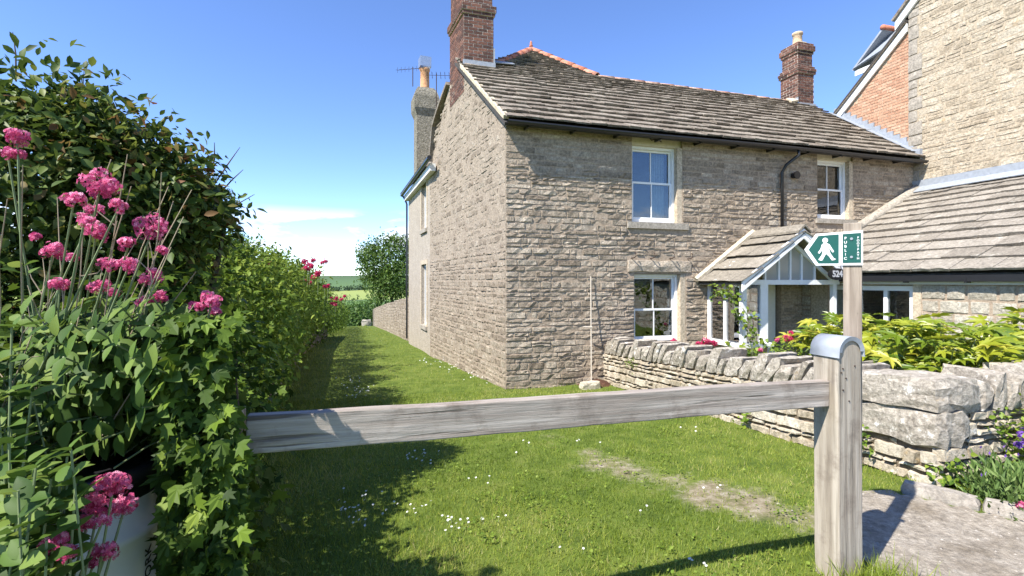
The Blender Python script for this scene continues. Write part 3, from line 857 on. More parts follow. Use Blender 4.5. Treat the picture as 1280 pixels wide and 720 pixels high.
# front gutter
gz0 = ROOF0 + RK * T0 - .07
gm = MB()
prof = [(math.cos(a) * .06, math.sin(a) * .06) for a in np.linspace(math.pi, 2 * math.pi, 7)]
V, F = [], []
ss = np.linspace(s_left(T0) + .02, FL - .02, 22)
for s in ss:
    zz = gz0 - .01 * math.sin(s * .8) - .012 * s / 10
    for (dy, dz) in prof + [(x * .85, y * .85) for x, y in prof[::-1]]:
        V.append(H(s, T0 - .035 + dy, zz + dz))
k = 14
F = [(i * k + j, i * k + (j + 1) % k, (i + 1) * k + (j + 1) % k, (i + 1) * k + j) for i in range(len(ss) - 1) for j in range(k)]
mk('gutter', V, F, M['black'], cottage, True)
for s in np.arange(.35, FL, .93):
    MB().add(*FA.box(s, s + .03, gz0 - .07, gz0 + .0, .0, .24)).build('gutter_bracket', M['black'], cottage)
sp_ = (975 - 640) / FPX
P = [H(6.52, T0 - .03, gz0 - .05), H(6.52, T0 - .03, gz0 - .16), H(6.36, -.12, gz0 - .34), H(6.30, -.07, gz0 - .5), H(6.30, -.07, .85)]
mk('downpipe', *tube(P, .036, 10), M['black'], cottage, True)
P = [H(6.66, .0, 2.36), H(6.66, -.1, 2.36)]
dv = MB().add(*tube(P, .06, 12)).add(*tube([H(6.66, -.1, 2.36), H(6.66, -.13, 2.36)], .085, 12))
dv.build('flue_vent', M['black'], cottage)

# ---- chimneys
def brick_stack(par, fr, wa, wn, b0, b1, bands, taper=None):
    """bricks round a mortar core; fr: a along the front, b up, n towards the viewer; footprint a 0..wa, n -wn..0"""
    out = []
    core = MB()
    bh = .077; bl = .228
    b = b0; i = 0
    off_prev = 0
    while b < b1 - .02:
        off = 0
        for lo, hi, o in bands:
            if lo <= b < hi: off = o
        A0, A1, N0, N1 = -off, wa + off, -wn - off, off
        core.add(*fr.box(A0 + .004, A1 - .004, b, b + bh, N0 + .004, N1 - .004))
        def run(L):
            st = -(bl / 2 if i % 2 else 0) - .0
            r = []
            x = st
            while x < L - .02:
                r.append((max(0, x), min(L, x + bl))); x += bl
            return [q for q in r if q[1] - q[0] > .03]
        g = .0065
        for x0, x1 in run(A1 - A0):
            t = random.random()
            out.append((fr, A0 + x0 + g, A0 + x1 - g, b + g, b + bh - g, N1 - .06, N1 + random.uniform(-.001, .003), t))
            out.append((fr, A0 + x0 + g, A0 + x1 - g, b + g, b + bh - g, N0 + random.uniform(-.003, .001), N0 + .06, t))
        for x0, x1 in run(N1 - N0):
            t = random.random()
            out.append((fr, A0 + random.uniform(-.003, .001), A0 + .06, b + g, b + bh - g, N0 + x0 + g, N0 + x1 - g, t))
            out.append((fr, A1 - .06, A1 + random.uniform(-.001, .003), b + g, b + bh - g, N0 + x0 + g, N0 + x1 - g, t))
        b += bh; i += 1
    ch = core.build('chimney', M['brick_mortar'], par)
    return ch, [(ch, *f.box(*q), t) for (f, *q, t) in [(o[0], *o[1:7], o[7]) for o in out]]
# left stack on the gable
LC = Fr(GA.p(2.62, 0, .01), U2, Z, -VG)
ch1, br1 = brick_stack(cottage, LC, .72, 1.22, 4.45, 7.7, [(6.27, 6.36, .03), (6.36, 6.50, .055), (6.50, 7.35, -.02), (7.35, 7.55, .05)])
MB().add(*LC.box(-.02, .76, 5.02, 5.20, .0, .03)).add(*LC.box(.72, .75, 5.1, 5.55, -1.0, .02)).build('flashing', M['lead'], ch1)
lf = MB().add(*slab([H(.35, 2.7, 5.25), H(1.0, 2.75, 5.3), H(1.0, 3.0, 5.44), H(.35, 3.0, 5.44)], .02)); lf.build('flashing', M['lead'], ch1)
mk('chimney_pot', *lathe([(.15, 0), (.13, .3), (.14, .5), (.11, .52)], LC.p(.36, 7.7, -.4), 14), M['pot'], ch1, True, .5)
# right stack on the ridge
RC = Fr(H(9.72, 2.78, 0), U2, Z, -V2)
ch2, br2 = brick_stack(cottage, RC, .60, .64, 4.85, 7.06, [(6.09, 6.17, .04), (6.17, 6.25, .055), (6.25, 6.33, .02), (6.33, 6.73, -.03), (6.73, 6.8, .0), (6.8, 6.95, .03), (6.95, 7.1, .0)])
emit('brick', cottage, br1 + br2, M['brick'], 300)
MB().add(*RC.prism([(.05, 7.06), (.55, 7.06), (.40, 7.15), (.2, 7.15)], -.55, -.08)).build('flaunching', M['fillet'], ch2)
mk('chimney_pot', *lathe([(.15, 0), (.135, .05), (.125, .3), (.15, .32), (.15, .38), (.11, .4)], RC.p(.30, 7.12, -.30), 16), M['buffpot'], ch2, True, .5)
MB().add(*RC.box(.0, .66, 5.10, 5.28, .0, .03)).add(*RC.box(-.03, 0, 5.2, 5.42, -.3, .03)).build('flashing', M['lead'], ch2)
mk('mortar_fillet', *slab([H(9.45, 2.75, 5.22), H(9.7, 2.75, 5.28), H(9.7, 2.95, 5.4), H(9.45, 2.95, 5.38)], .06), M['fillet'], ch2)
# pebble-dashed stack at the back
bc = at(531, 200, 18.4)
cw = .35
def ringbox(cx, cy, z, w, rot): return [Vector((cx, cy, z)) + (VR * sy + Vector((VR.y, -VR.x, 0)) * sx) * w for sx, sy in ((-1, -1), (1, -1), (1, 1), (-1, 1))]
lev = [(3.0, cw), (6.05, cw), (6.3, cw + .09), (6.75, cw + .10), (6.95, cw + .03), (7.1, cw - .06)]
V, F = [], []
for z_, w_ in lev: V += ringbox(bc.x, bc.y, z_, w_, 0)
for i in range(len(lev) - 1):
    for k in range(4): F.append((i * 4 + k, i * 4 + (k + 1) % 4, i * 4 + 4 + (k + 1) % 4, i * 4 + 4 + k))
F.append(tuple((len(lev) - 1) * 4 + k for k in range(4)))
ch3 = mk('chimney', V, F, M['dark_render'], cottage, False, .5)
pt = Vector((bc.x, bc.y, 7.08))
mk('chimney_pot', *lathe([(.20, 0), (.17, .1), (.165, .7), (.19, .73), (.19, .8), (.14, .82)], pt, 18), M['pot'], ch3, True, .5)
cb = MB()
for k in range(4):
    a = TG + k * math.pi / 2
    d = Vector((math.cos(a), math.sin(a), 0)); e = Vector((-d.y, d.x, 0))
    q = pt + Z * .84 + d * .19
    cb.add(*slab([q - e * .20, q + e * .20, q + e * .20 + Z * .36, q - e * .20 + Z * .36], .012))
cb.build('cowl', M['steel'], ch3)
# aerials
def aerial(px, py0, py1, y, boom, label):
    b0 = at(px, py1, y); t0 = at(px, py0, y)
    mb = MB().add(*tube([b0, t0], .018, 6))
    d = Vector((math.cos(boom), math.sin(boom) * .3, 0)).normalized(); e = Vector((-d.y, d.x, 0))
    q = t0 - Z * .06
    mb.add(*tube([q - d * .35, q + d * .55], .008, 5))
    for i in range(7):
        c = q + d * (-.3 + .15 * i)
        mb.add(*tube([c - e * .16 + Z * .06, c + e * .16 - Z * .06], .006, 4))
        mb.add(*tube([c - Z * .10, c + Z * .10], .006, 4))
    o = mb.build('aerial', M['iron'], cottage); o['label'] = label
aerial(545.5, 92, 190, 17.6, .2, 'thin metal television aerial on its mast')
aerial(516, 84, 108, 18.3, 2.6, 'small aerial beside the chimney pot')

# ---- porch
PS0, PS1, PD, PRZ, PEZ = 4.40, 6.72, 1.03, 1.0, .02
porch = MB()
PFm = FA
def pbox(a0, a1, b0, b1, n0, n1): porch.add(*FA.box(a0, a1, b0, b1, n0, n1))
# left side posts, head, front posts and tie beam
for n0, n1 in ((.02, .10), (.50, .57), (PD - .09, PD)): pbox(PS0, PS0 + .07, -1.18, -.06, n0, n1)
pbox(PS0 - .005, PS0 + .075, -.06, .03, .0, PD + .01)
pbox(PS0 + .072, PS0 + .10, -1.18, -.06, PD - .07, PD)
pbox(4.82, 5.0, -1.18, -.06, PD - .08, PD)
pbox(PS0 - .06, PS1 + .06, -.06, .035, PD - .07, PD + .012)
pbox(PS1 - .09, PS1, -2.0, -.06, PD - .08, PD)
# gable glazing bars
for s in (4.95, 5.28, 5.56, 5.84, 6.17):
    top = PRZ - .16 - abs(s - 5.56) * (PRZ - PEZ) / 1.37
    if top > .1: pbox(s - .02, s + .02, .035, top, PD - .06, PD - .01)
porch_o = porch.build('porch', M['white'], cottage)
# barge boards
pr_s = (PRZ - PEZ) / 1.37
for sg in (-1, 1):
    e = 5.56 + sg * 1.42
    V = [FA.p(5.56, PRZ + .02, 1.30), FA.p(e, PRZ + .02 - 1.42 * pr_s, 1.30), FA.p(e, PRZ - .17 - 1.42 * pr_s, 1.30), FA.p(5.56, PRZ - .17, 1.30)]
    mk('bargeboard', *slab(V, .03 * -sg), M['white'], porch_o)
    V = [FA.p(5.56, PRZ - .17, PD - .03), FA.p(e - sg * .35, PRZ - .17 - 1.07 * pr_s, PD - .03), FA.p(e - sg * .35, PRZ - .26 - 1.07 * pr_s, PD - .03), FA.p(5.56, PRZ - .26, PD - .03)]
    mk('rafter', *slab(V, .05 * -sg), M['white'], porch_o)
# roof slopes of stone slates
for sg in (-1, 1):
    N_ = (U2 * (sg * pr_s) + Z).normalized()
    Vv = (-U2 * sg + Z * pr_s).normalized()
    e = 5.56 + sg * 1.42
    O_ = FA.p(e, PRZ + .02 - 1.42 * pr_s, 0)
    PF = Fr(O_, -V2, Vv, N_)
    SLn = 1.42 * math.sqrt(1 + pr_s ** 2)
    deck = MB().add(*PF.box(.0, 1.33, 0, SLn, -.09, -.07)).build('porch_roof', M['slate_pale'], porch_o)
    nrow = 4
    for i in range(nrow):
        ex = SLn / nrow
        a = .0
        while a < 1.36:
            wd = random.uniform(.3, .55)
            if 1.36 - a - wd < .2: wd = 1.36 - a
            V, F = slate(PF, a + .003, a + wd - .003, i * ex - .03, ex, random.uniform(.012, .02), .02, 1.25 if i < nrow - 1 else 1.0)
            mk('porch_slate', V, F, M['porch_slate'], porch_o, False, random.random())
            a += wd
    if sg < 0:
        mk('mortar_fillet', *tube([PF.p(.05, -.02, .05), PF.p(.05, SLn + .02, .05)], .07, 6), M['fillet'], porch_o)
mk('ridge_slab', *FA.prism([(5.40, PRZ - .07), (5.56, PRZ + .06), (5.72, PRZ - .07), (5.72, PRZ - .03), (5.56, PRZ + .105), (5.40, PRZ - .03)], .02, 1.36), M['porch_slate'], porch_o, False, .3)
for a in ((.10, .50), (.57, PD - .09)):
    MB().add(*FA.box(PS0 + .03, PS0 + .036, -1.16, -.06, a[0], a[1])).build('pane', M['porch_glass'], porch_o)
MB().add(*FA.box(PS0 + .10, 4.82, -1.16, -.06, PD - .045, PD - .039)).build('pane', M['porch_glass'], porch_o)
MB().add(*FA.box(PS0 + .10, 4.82, -.68, -.62, PD - .06, PD - .02)).build('transom', M['white'], porch_o)
for s0, s1 in ((4.97, 5.26), (5.30, 5.54), (5.58, 5.82), (5.86, 6.15)):
    m0 = abs(s0 - 5.56); m1 = abs(s1 - 5.56)
    MB().add(*FA.prism([(s0, .04), (s1, .04), (s1, PRZ - .25 - m1 * pr_s), (s0, PRZ - .25 - m0 * pr_s)], PD - .04, PD - .035)).build('pane', M['pale_pane'], porch_o)
MB().add(*FA.box(PS0 - .10, 5.04, -1.26, -1.18, .0, PD + .10)).build('sill', M['white'], porch_o)
dw = MB().add(*FA.box(PS0 + .02, PS0 + .30, -2.2, -1.262, .02, PD - .02)).add(*FA.box(PS0 + .30, 5.0, -2.2, -1.262, PD - .3, PD - .02))
dw.build('dwarf_wall', M['facade_mortar'], porch_o)
dd = MB().add(*FA.box(5.38, 6.32, -1.98, -.03, -.2, -.14)); dd.build('door', M['offwhite'], cottage)

# ------------------------------------------------------------------ the tall stone house on the right
tall = thing('tall_house', 'tall honey stone house with pink brick gable rising beyond the cottage roof', 'house', H(13, -3, -2))
TS = FL + .02
TW = Fr(H(TS, 0, 0), -V2, Z, -U2)               # a runs towards the viewer
tp = [(-.12, -2.4), (7, -2.4), (7, 6.6), (3.4, 9.9), (-.12, 6.75)]
tw = MB().add(*TW.prism(tp, -.4, 0))
tw.add(*TW.box(6.6, 7, -2.4, 6.6, -7, -.4)).add(*TW.box(0, 7, -2.4, 6.6, -7.4, -7)).add(*TW.box(-.12, .25, -2.4, 6.6, -7, -.4))
tallw = tw.build('stone_wall', M['tall_mortar'], tall)
tpc = []
def ttop(a): return 6.72 + .93 * (a + .12) if a < 3.4 else 9.9 - .91 * (a - 3.4)
for r in coursed(.10, 6.9, 1.9, 9.8, (.07, .19), (.16, .6), .012, [], top=ttop, split=.22):
    V, F = stone(TW, *r, proud=random.uniform(.004, .02), rough=.008, cham=.014, back=.03, jit=.012)
    tpc.append((tallw, V, F, random.random()))
emit('stone', tall, tpc, M['tall'], 300)
qz = 1.9
qi = 0
while qz < 6.7:
    h = random.uniform(.18, .42)
    V, F = stone(TW, -.13, random.choice((.09, .13, .2)), qz + .006, min(qz + h, 6.74) - .006, .034, .006, .012, .03, .006, 2)
    mk('quoin', V, F, M['sill'], tallw, False, random.uniform(.3, .9)); qz += h
# pink brick gable behind the quoins
bwall = MB().add(*TW.prism([(-.13, 2.6), (-.13, 6.3), (-2.0, 4.7), (-2.0, 4.4), (-2.6, 4.4), (-2.6, 2.6)], -.3, -.03)).build('brick_gable', M['tall_mortar'], tall)
bpc = []
bz = 2.9; i = 0
while bz < 6.3:
    a = -2.25 + (.11 if i % 2 else 0)
    while a < -.16:
        e = min(a + .225, -.14)
        if bz + .075 < 6.28 + (e if e < -.13 else -.13) * .855 + .0 + .08 - .09 * 0 and e - a > .03 and bz + .075 < 6.3 + .855 * (a + .13):
            bpc.append((bwall, *TW.box(a + .007, e - .007, bz + .007, bz + .069, -.06, -.026 + random.uniform(0, .006)), random.random()))
        a = e
    bz += .075; i += 1
emit('brick', tall, bpc, M['pinkbrick'], 150)
# roofs and barge boards
def barge(par, a0, z0, a1, z1, w=.17, n0=.0, n1=.05, mat='white', off=0):
    V = [TW.p(a0, z0 + off, n0), TW.p(a1, z1 + off, n0), TW.p(a1, z1 - w + off, n0), TW.p(a0, z0 - w + off, n0)]
    V += [v + TW.N * (n1 - n0) for v in V]
    mk('bargeboard' if mat == 'white' else 'verge_tile', V, BOXF, M[mat], par)
r1 = MB().add(*slab([TW.p(-2.35, 4.50, .10), TW.p(-.14, 6.40, .10), TW.p(-.14, 6.40, -5), TW.p(-2.35, 4.50, -5)], .05)).build('lower_roof', M['slate'], tall)
barge(tall, -2.3, 4.54, -.14, 6.38, .20, .0, .05)
barge(tall, -2.36, 4.53, -.14, 6.42, .05, -.02, .11, 'roof_felt', .045)
r2 = MB().add(*slab([TW.p(-.42, 6.55, .14), TW.p(3.4, 10.1, .14), TW.p(3.4, 10.1, -7.4), TW.p(-.42, 6.55, -7.4)], .06)).add(*slab([TW.p(3.4, 10.1, .14), TW.p(7.4, 6.4, .14), TW.p(7.4, 6.4, -7.4), TW.p(3.4, 10.1, -7.4)], .06)).build('main_roof', M['slate'], tall)
barge(tall, -.40, 6.56, 3.4, 10.1, .24, .02, .08)
barge(tall, 3.4, 10.1, 7.3, 6.46, .24, .02, .08)
# little slated dormer on the far slope
dc = at(1096, 62, 15.6)
DFr = Fr(dc, -V2, Z, -U2)
dm = MB().add(*DFr.prism([(-.42, -.95), (.55, -.95), (.55, -.42), (-.42, -.42)], -1.2, 0)).build('dormer', M['tall_mortar'], tall)
mk('dormer_roof', *slab([DFr.p(-.62, -.42, .2), DFr.p(.62, -.05 - .1, .2), DFr.p(.30, .58, -.5), DFr.p(-.10, .42, -.5)], .05), M['lead'], dm)
mk('dormer_roof', *slab([DFr.p(-.62, -.44, .22), DFr.p(-.62, -.44, -1.2), DFr.p(.30, .52, -1.2), DFr.p(.30, .52, .1)], -.06), M['lead'], dm)
MB().add(*DFr.box(-.6, .6, -.62, -.45, .12, .16)).build('fascia', M['white'], dm)
ridge_tiles_p = tube([DFr.p(.26, .56, .12), DFr.p(.26, .58, -1.2)], .08, 8)
mk('dormer_ridge', *ridge_tiles_p, M['ridge'], dm, True, .5)
# stepped lead flashing where the cottage roof meets the brick
fl = MB()
n = 13
for i in range(n):
    t0 = 2.15 * i / n; t1 = 2.15 * (i + 1) / n
    z0 = ROOF0 + RK * t0; z1 = ROOF0 + RK * t1
    fl.add(*TW.prism([(-t0, z0 - .02), (-t0, z1 + .17), (-t1, z1 + .17), (-t1, z1 - .02)], -.02, .02 + .001 * (i % 2)))
fl.add(*slab([H(TS - .20, -.1, ROOF0 - .074 + .05), H(TS - .02, -.1, ROOF0 + .05 - .074), H(TS - .02, 2.15, ROOF0 + RK * 2.15 + .05), H(TS - .20, 2.15, ROOF0 + RK * 2.15 + .05)], .015))
fl.build('flashing', M['lead'], tall)
MB().add(*TW.box(-.02, .2, 2.95, 3.2, .0, .10)).build('flashing', M['lead'], tall)

# ------------------------------------------------------------------ lean-to with stone roof
lean = thing('lean_to', 'single-storey pale stone lean-to with broad stone slate roof', 'building', H(8.6, -3, -2))
LS = 6.92
LW = Fr(H(LS, 0, 0), -V2, Z, -U2)
LE = .20
WIN = (.66, 2.36, -1.15, -.07)
lw = MB(); cells_wall(LW, .0, 7.0, -2.4, .12, [WIN], .35, lw)
lw.add(*LW.box(6.65, 7, -2.4, .12, -3.3, -.35))
leanw = lw.build('stone_wall', M['facade_mortar'], lean)
lp = []
for r in coursed(.0, 6.95, -2.1, .10, (.17, .27), (.22, .58), .014, [(.24, 2.50, -1.3, .12)], split=.1):
    V, F = stone(LW, *r, proud=random.uniform(.012, .03), rough=.009, cham=.018, back=.03, jit=.008)
    lp.append((leanw, V, F, random.random()))
emit('block', lean, lp, M['ext'], 300)
MB().add(*LW.box(.25, .64, -2.1, .10, -.2, .012)).build('jamb', M['jamb'], leanw)
MB().add(*LW.box(2.365, 2.5, -1.3, .10, -.2, .012)).build('jamb', M['jamb'], leanw)
lwin = bars(LW, WIN[0] + .01, WIN[1] - .01, WIN[2] + .01, WIN[3] - .01, .09, -.15, -.06)
lwin.add(*LW.box(1.20, 1.27, WIN[2] + .1, WIN[3] - .1, -.14, -.07)).add(*LW.box(1.78, 1.85, WIN[2] + .1, WIN[3] - .1, -.14, -.07))
lwo = lwin.build('window', M['white'], lean)
for a0, a1 in ((.76, 1.20), (1.27, 1.78), (1.85, 2.25)):
    MB().add(*LW.box(a0, a1, WIN[2] + .1, WIN[3] - .1, -.11, -.104)).build('pane', M['glass'], lwo)
MB().add(*LW.box(.6, 2.42, -1.25, -1.152, -.1, .06)).build('sill', M['sill'], lwo)
MB().add(*LW.box(.0, 7.0, -.05, .13, .005, .05)).build('fascia', M['offwhite'], lean)
MB().add(*LW.box(-.05, 7.0, .0, .11, .055, .16)).build('gutter', M['black'], lean)
for a in np.arange(.4, 7, .95): MB().add(*LW.box(a, a + .03, -.02, .06, .05, .165)).build('gutter_bracket', M['black'], lean)
LSL = (2.26 - LE) / (TS - LS + .2)
LV_ = (U2 + Z * LSL).normalized(); LN = (-U2 * LSL + Z).normalized()
LR = Fr(H(LS - .2, 0, LE - .03), -V2, LV_, LN)
LK = math.sqrt(1 + LSL ** 2)
Lb = (TS - LS + .2) * LK
lroof = MB().add(*LR.box(.01, 7.2, 0, Lb, -.18, -.11)).build('roof', M['roof_felt'], lean)
b = 0; ls = []
while b < Lb - .05:
    f = b / Lb
    ex = (.40 - .14 * f) * random.uniform(.93, 1.07)
    if Lb - b - ex < .12: ex = Lb - b
    a = 0
    while a < 7.15:
        wd = random.uniform(.35, .8) * (1 - .2 * f)
        V, F = slate(LR, a + .004, a + wd - .004, b, ex, random.uniform(.035, .06), .0, min(1.6, (Lb - b) / ex))
        ls.append((lroof, V, F, random.random()))
        a += wd
    b += ex
emit('slate', lean, ls, M['slate_pale'], 300)
MB().add(*TW.box(.0, 7.2, 2.10, 2.44, .03, .06)).add(*slab([TW.p(0, 2.30, .04), TW.p(7.2, 2.30, .04), TW.p(7.2, 2.14, .30), TW.p(0, 2.14, .30)], .02)).build('flashing', M['lead'], lean)
# mortar fillet where the lean-to roof meets the cottage
P = [LR.p(.06, bb, .06 + .05 * math.sin(bb * 1.3)) for bb in np.linspace(.9, Lb, 9)]
mk('mortar_fillet', *tube(P, [.05, .07, .09, .11, .12, .13, .14, .14, .13], 7), M['sill'], lean, True, .7)
# oval number plate on the eaves
NP = Fr(LW.p(.28, .03, .175), -V2, Z, -U2)
n_c = FA.p(6.33, .145, 1.37)
NPf = Fr(n_c, U2, Z, -V2)
NPf.N = -NPf.N if NPf.N.dot(Vector((0, -1, 0))) < 0 else NPf.N
ov = [(.225 * math.cos(a), .115 * math.sin(a)) for a in np.linspace(0, 2 * math.pi, 28, endpoint=False)]
pl_ = MB().add(*NPf.prism(ov, -.01, .008)); plate = pl_.build('number_plate', M['black'], porch_o)
for sx in (-.1, .1): mk('hanger', *tube([NPf.p(sx, .09, 0), NPf.p(sx, .24, -.02)], .006, 5), M['iron'], plate)

def curve_mesh(name, cu):
    t = bpy.data.objects.new('outline', cu)
    me = bpy.data.meshes.new_from_object(t)
    bpy.data.objects.remove(t)
    me.name = name
    return bpy.data.objects.new(name, me)

def text(s, mat, fr, a, b, n, size, parent, name, ext=.0015, spacing=None, line=None, ax='CENTER', rot=0, shear=0, bold=0):
    cu = bpy.data.curves.new(name, 'FONT')
    cu.body = s; cu.size = size; cu.extrude = ext; cu.align_x = ax; cu.align_y = 'CENTER'; cu.offset = bold
    if spacing: cu.space_character = spacing
    if line: cu.space_line = line
    cu.materials.append(mat)
    o = curve_mesh(name, cu)
    m = Matrix((( fr.U.x, fr.V.x, fr.N.x, 0), (fr.U.y, fr.V.y, fr.N.y, 0), (fr.U.z, fr.V.z, fr.N.z, 0), (0, 0, 0, 1)))
    m = Matrix.Translation(fr.p(a, b, n)) @ m @ Matrix.Rotation(rot, 4, 'Z')
    return link(o, parent, m)
text('524', M['number_grey'], NPf, 0, 0, .011, .17, plate, 'house_number', .002, bold=.006)

# ------------------------------------------------------------------ leaves
def tmpl(kind):
    if kind == 'kite':
        V = [(0, 0, 0), (-.30, .42, .06), (0, 1, -.04), (.30, .42, .06)]; F = [(0, 2, 1), (0, 3, 2)]
    elif kind == 'leaf':
        V = [(0, 0, 0), (-.20, .25, .06), (-.24, .55, .07), (0, 1, -.10), (.24, .55, .07), (.20, .25, .06), (0, .4, 0)]
        F = [(0, 6, 1), (1, 6, 2), (2, 6, 3), (3, 6, 4), (4, 6, 5), (5, 6, 0)]
    elif kind == 'bigleaf':
        rows = [(0, .02), (.12, .15), (.32, .25), (.55, .24), (.76, .15), (.90, .07), (1.0, .0)]
        V = []; F = []
        for y, w in rows:
            dz = -.16 * y * y
            V += [(-w, y, dz + .28 * w), (0, y, dz), (w, y, dz + .28 * w)]
        for i in range(len(rows) - 1):
            for q in (0, 1):
                a = i * 3 + q
                F += [(a, a + 1, a + 4), (a, a + 4, a + 3)]
    elif kind == 'ivy':
        V = [(0, .12, 0), (-.16, -.05, .02), (-.48, .12, -.04), (-.26, .34, .04), (-.40, .68, -.03), (-.14, .62, .03), (0, 1.0, -.08), (.14, .62, .03), (.40, .68, -.03), (.26, .34, .04), (.48, .12, -.04), (.16, -.05, .02)]
        F = [(0, i + 1, i) for i in range(1, 11)] + [(0, 1, 11)]
    elif kind == 'blade':
        V = [(-.5, 0, 0), (.5, 0, 0), (.0, 1, .0)]; F = [(0, 1, 2)]
    elif kind == 'star':
        V = [(0, 0, 0)]; F = []
        for k in range(5):
            a = 2 * math.pi * k / 5
            V += [(math.cos(a - .42) * .9, math.sin(a - .42) * .9, .05), (math.cos(a + .42) * .9, math.sin(a + .42) * .9, .05)]
            F.append((0, 1 + 2 * k, 2 + 2 * k))
    return np.array(V, float), np.array(F, int)
TM = {k: tmpl(k) for k in ('kite', 'leaf', 'bigleaf', 'ivy', 'blade', 'star')}

def unit(a): return a / np.maximum(np.linalg.norm(a, axis=1, keepdims=True), 1e-9)
def scatter(kind, P, D, N, size, wide=1.0):
    """copies of a leaf template: D = along the leaf, N = its upper face"""
    T, F = TM[kind]
    P = np.asarray(P, float); D = unit(np.asarray(D, float)); X = unit(np.cross(D, N)); N = np.cross(X, D)
    size = np.broadcast_to(np.asarray(size, float), (len(P),))[:, None, None]
    wide = np.broadcast_to(np.asarray(wide, float), (len(P),))[:, None, None]
    V = P[:, None, :] + size * (T[None, :, 0:1] * wide * X[:, None, :] + T[None, :, 1:2] * D[:, None, :] + T[None, :, 2:3] * N[:, None, :])
    k = len(T)
    FF = (F[None] + (np.arange(len(P)) * k)[:, None, None]).reshape(-1, F.shape[1])
    return V.reshape(-1, 3), FF, k
def rnd(n): return unit(rs.normal(size=(n, 3)))
def lump(D, k=3.0, seed=0.0):
    return (np.sin(k * D[:, 0] * 2.1 + 1.1 + seed) * np.sin(k * D[:, 1] * 1.9 + 2.3 + seed * 1.7) + np.sin(k * D[:, 2] * 2.3 + .5 + seed * .6) * np.sin(k * 1.7 * (D[:, 0] - D[:, 1]) + seed)) * .5

def crown(blobs, n, kind, size, seed=0, shell=(.62, 1.04), droop=.25, amp=.16, tcol=(.15, .75), fine=5.0, clump=True):
    """leaves through the volume of lumpy ellipsoids; returns V, F, tint"""
    vol = np.array([b[3] * b[4] + b[4] * b[5] + b[3] * b[5] for b in blobs]); vol = vol / vol.sum()
    Ps, Ns = [], []
    for bi, b in enumerate(blobs):
        m = int(n * vol[bi]) + 1
        d = rnd(m)
        r = (shell[0] + (shell[1] - shell[0]) * rs.rand(m) ** .55) * (1 + amp * lump(d, 3.2, seed + bi) + amp * .6 * lump(d, fine + 2, seed * 2 + bi))
        c = np.array(b[:3]); ax = np.array(b[3:6])
        p = c + d * ax * r[:, None]
        keep = np.ones(m, bool)
        for bj, o in enumerate(blobs):
            if bj == bi: continue
            q = (p - np.array(o[:3])) / np.array(o[3:6])
            keep &= np.linalg.norm(q, axis=1) > .72
        Ps.append(p[keep]); Ns.append(unit(d / ax)[keep])
    P = np.concatenate(Ps); N0 = np.concatenate(Ns)
    m = len(P)
    if clump:                                    # leaves gather into sprays along short shoots
        cl = rs.randint(0, max(2, m // 14), m)
        off = rs.normal(size=(cl.max() + 1, 3)) * size * .9
        P = P + off[cl]
    D = unit(N0 * .6 + rs.normal(size=(m, 3)) * .75 - np.array([0, 0, droop]))
    N = unit(N0 * .7 + np.array([0, 0, .7]) + rs.normal(size=(m, 3)) * .55)
    s = size * rs.uniform(.65, 1.3, m)
    V, F, k = scatter(kind, P, D, N, s)
    t = np.clip(rs.uniform(*tcol, m) + .10 * lump(P, 1.6, seed), 0, 1)
    return V, F, np.repeat(t, k)

def foliage(name, parent, mat, *parts):
    Vs, Fs, Ts = [], [], []; b = 0
    for V, F, t in parts:
        Vs.append(V); Fs.append(F + b); Ts.append(t); b += len(V)
    return mk_np(name, np.concatenate(Vs), np.concatenate(Fs), mat, parent, np.concatenate(Ts))

def leaf_parts(name, th, kind, P, D, N, size, mat, t, limit=300, wide=1.0, rest='leaf_remainder'):
    """large near leaves: the biggest in view are objects sharing a few meshes, the rest one joined part"""
    P = np.asarray(P); D = unit(np.asarray(D)); X = unit(np.cross(D, np.asarray(N))); N = np.cross(X, D)
    n = len(P); size = np.broadcast_to(size, (n,)); t = np.asarray(t)
    px = 640 + FPX * P[:, 0] / np.maximum(P[:, 1], .1); py = HZ - FPX * P[:, 2] / np.maximum(P[:, 1], .1)
    vis = (px > -20) & (px < 1300) & (py > -20) & (py < 740) & (P[:, 1] > .2)
    sc_ = np.where(vis, size / P[:, 1], 0) - .0
    order = np.argsort(-sc_)
    own = [i for i in order[:limit] if vis[i]]
    T, F = TM[kind]
    meshes = {}
    for i in own:
        q = int(min(4, t[i] * 5))
        if q not in meshes:
            me = bpy.data.meshes.new(name)
            me.from_pydata([(v[0] * wide, v[1], v[2]) for v in T], [], [tuple(f) for f in F.tolist()])
            a = me.attributes.new('tint', 'FLOAT', 'POINT'); a.data.foreach_set('value', np.full(len(T), (q + .5) / 5, np.float32))
            if kind == 'bigleaf': me.polygons.foreach_set('use_smooth', [True] * len(me.polygons))
            me.materials.append(mat); meshes[q] = me
        o = bpy.data.objects.new(name, meshes[q])
        x, d, nn = X[i] * size[i], D[i] * size[i], N[i] * size[i]
        link(o, th, Matrix(((x[0], d[0], nn[0], P[i, 0]), (x[1], d[1], nn[1], P[i, 1]), (x[2], d[2], nn[2], P[i, 2]), (0, 0, 0, 1))))
    rest_i = np.array(sorted(set(range(n)) - set(own)), int)
    if len(rest_i):
        V, FF, k = scatter(kind, P[rest_i], D[rest_i], N[rest_i], size[rest_i], wide)
        o = mk_np(rest, V, FF, mat, th, np.repeat(t[rest_i], k)); o['kind'] = 'stuff'

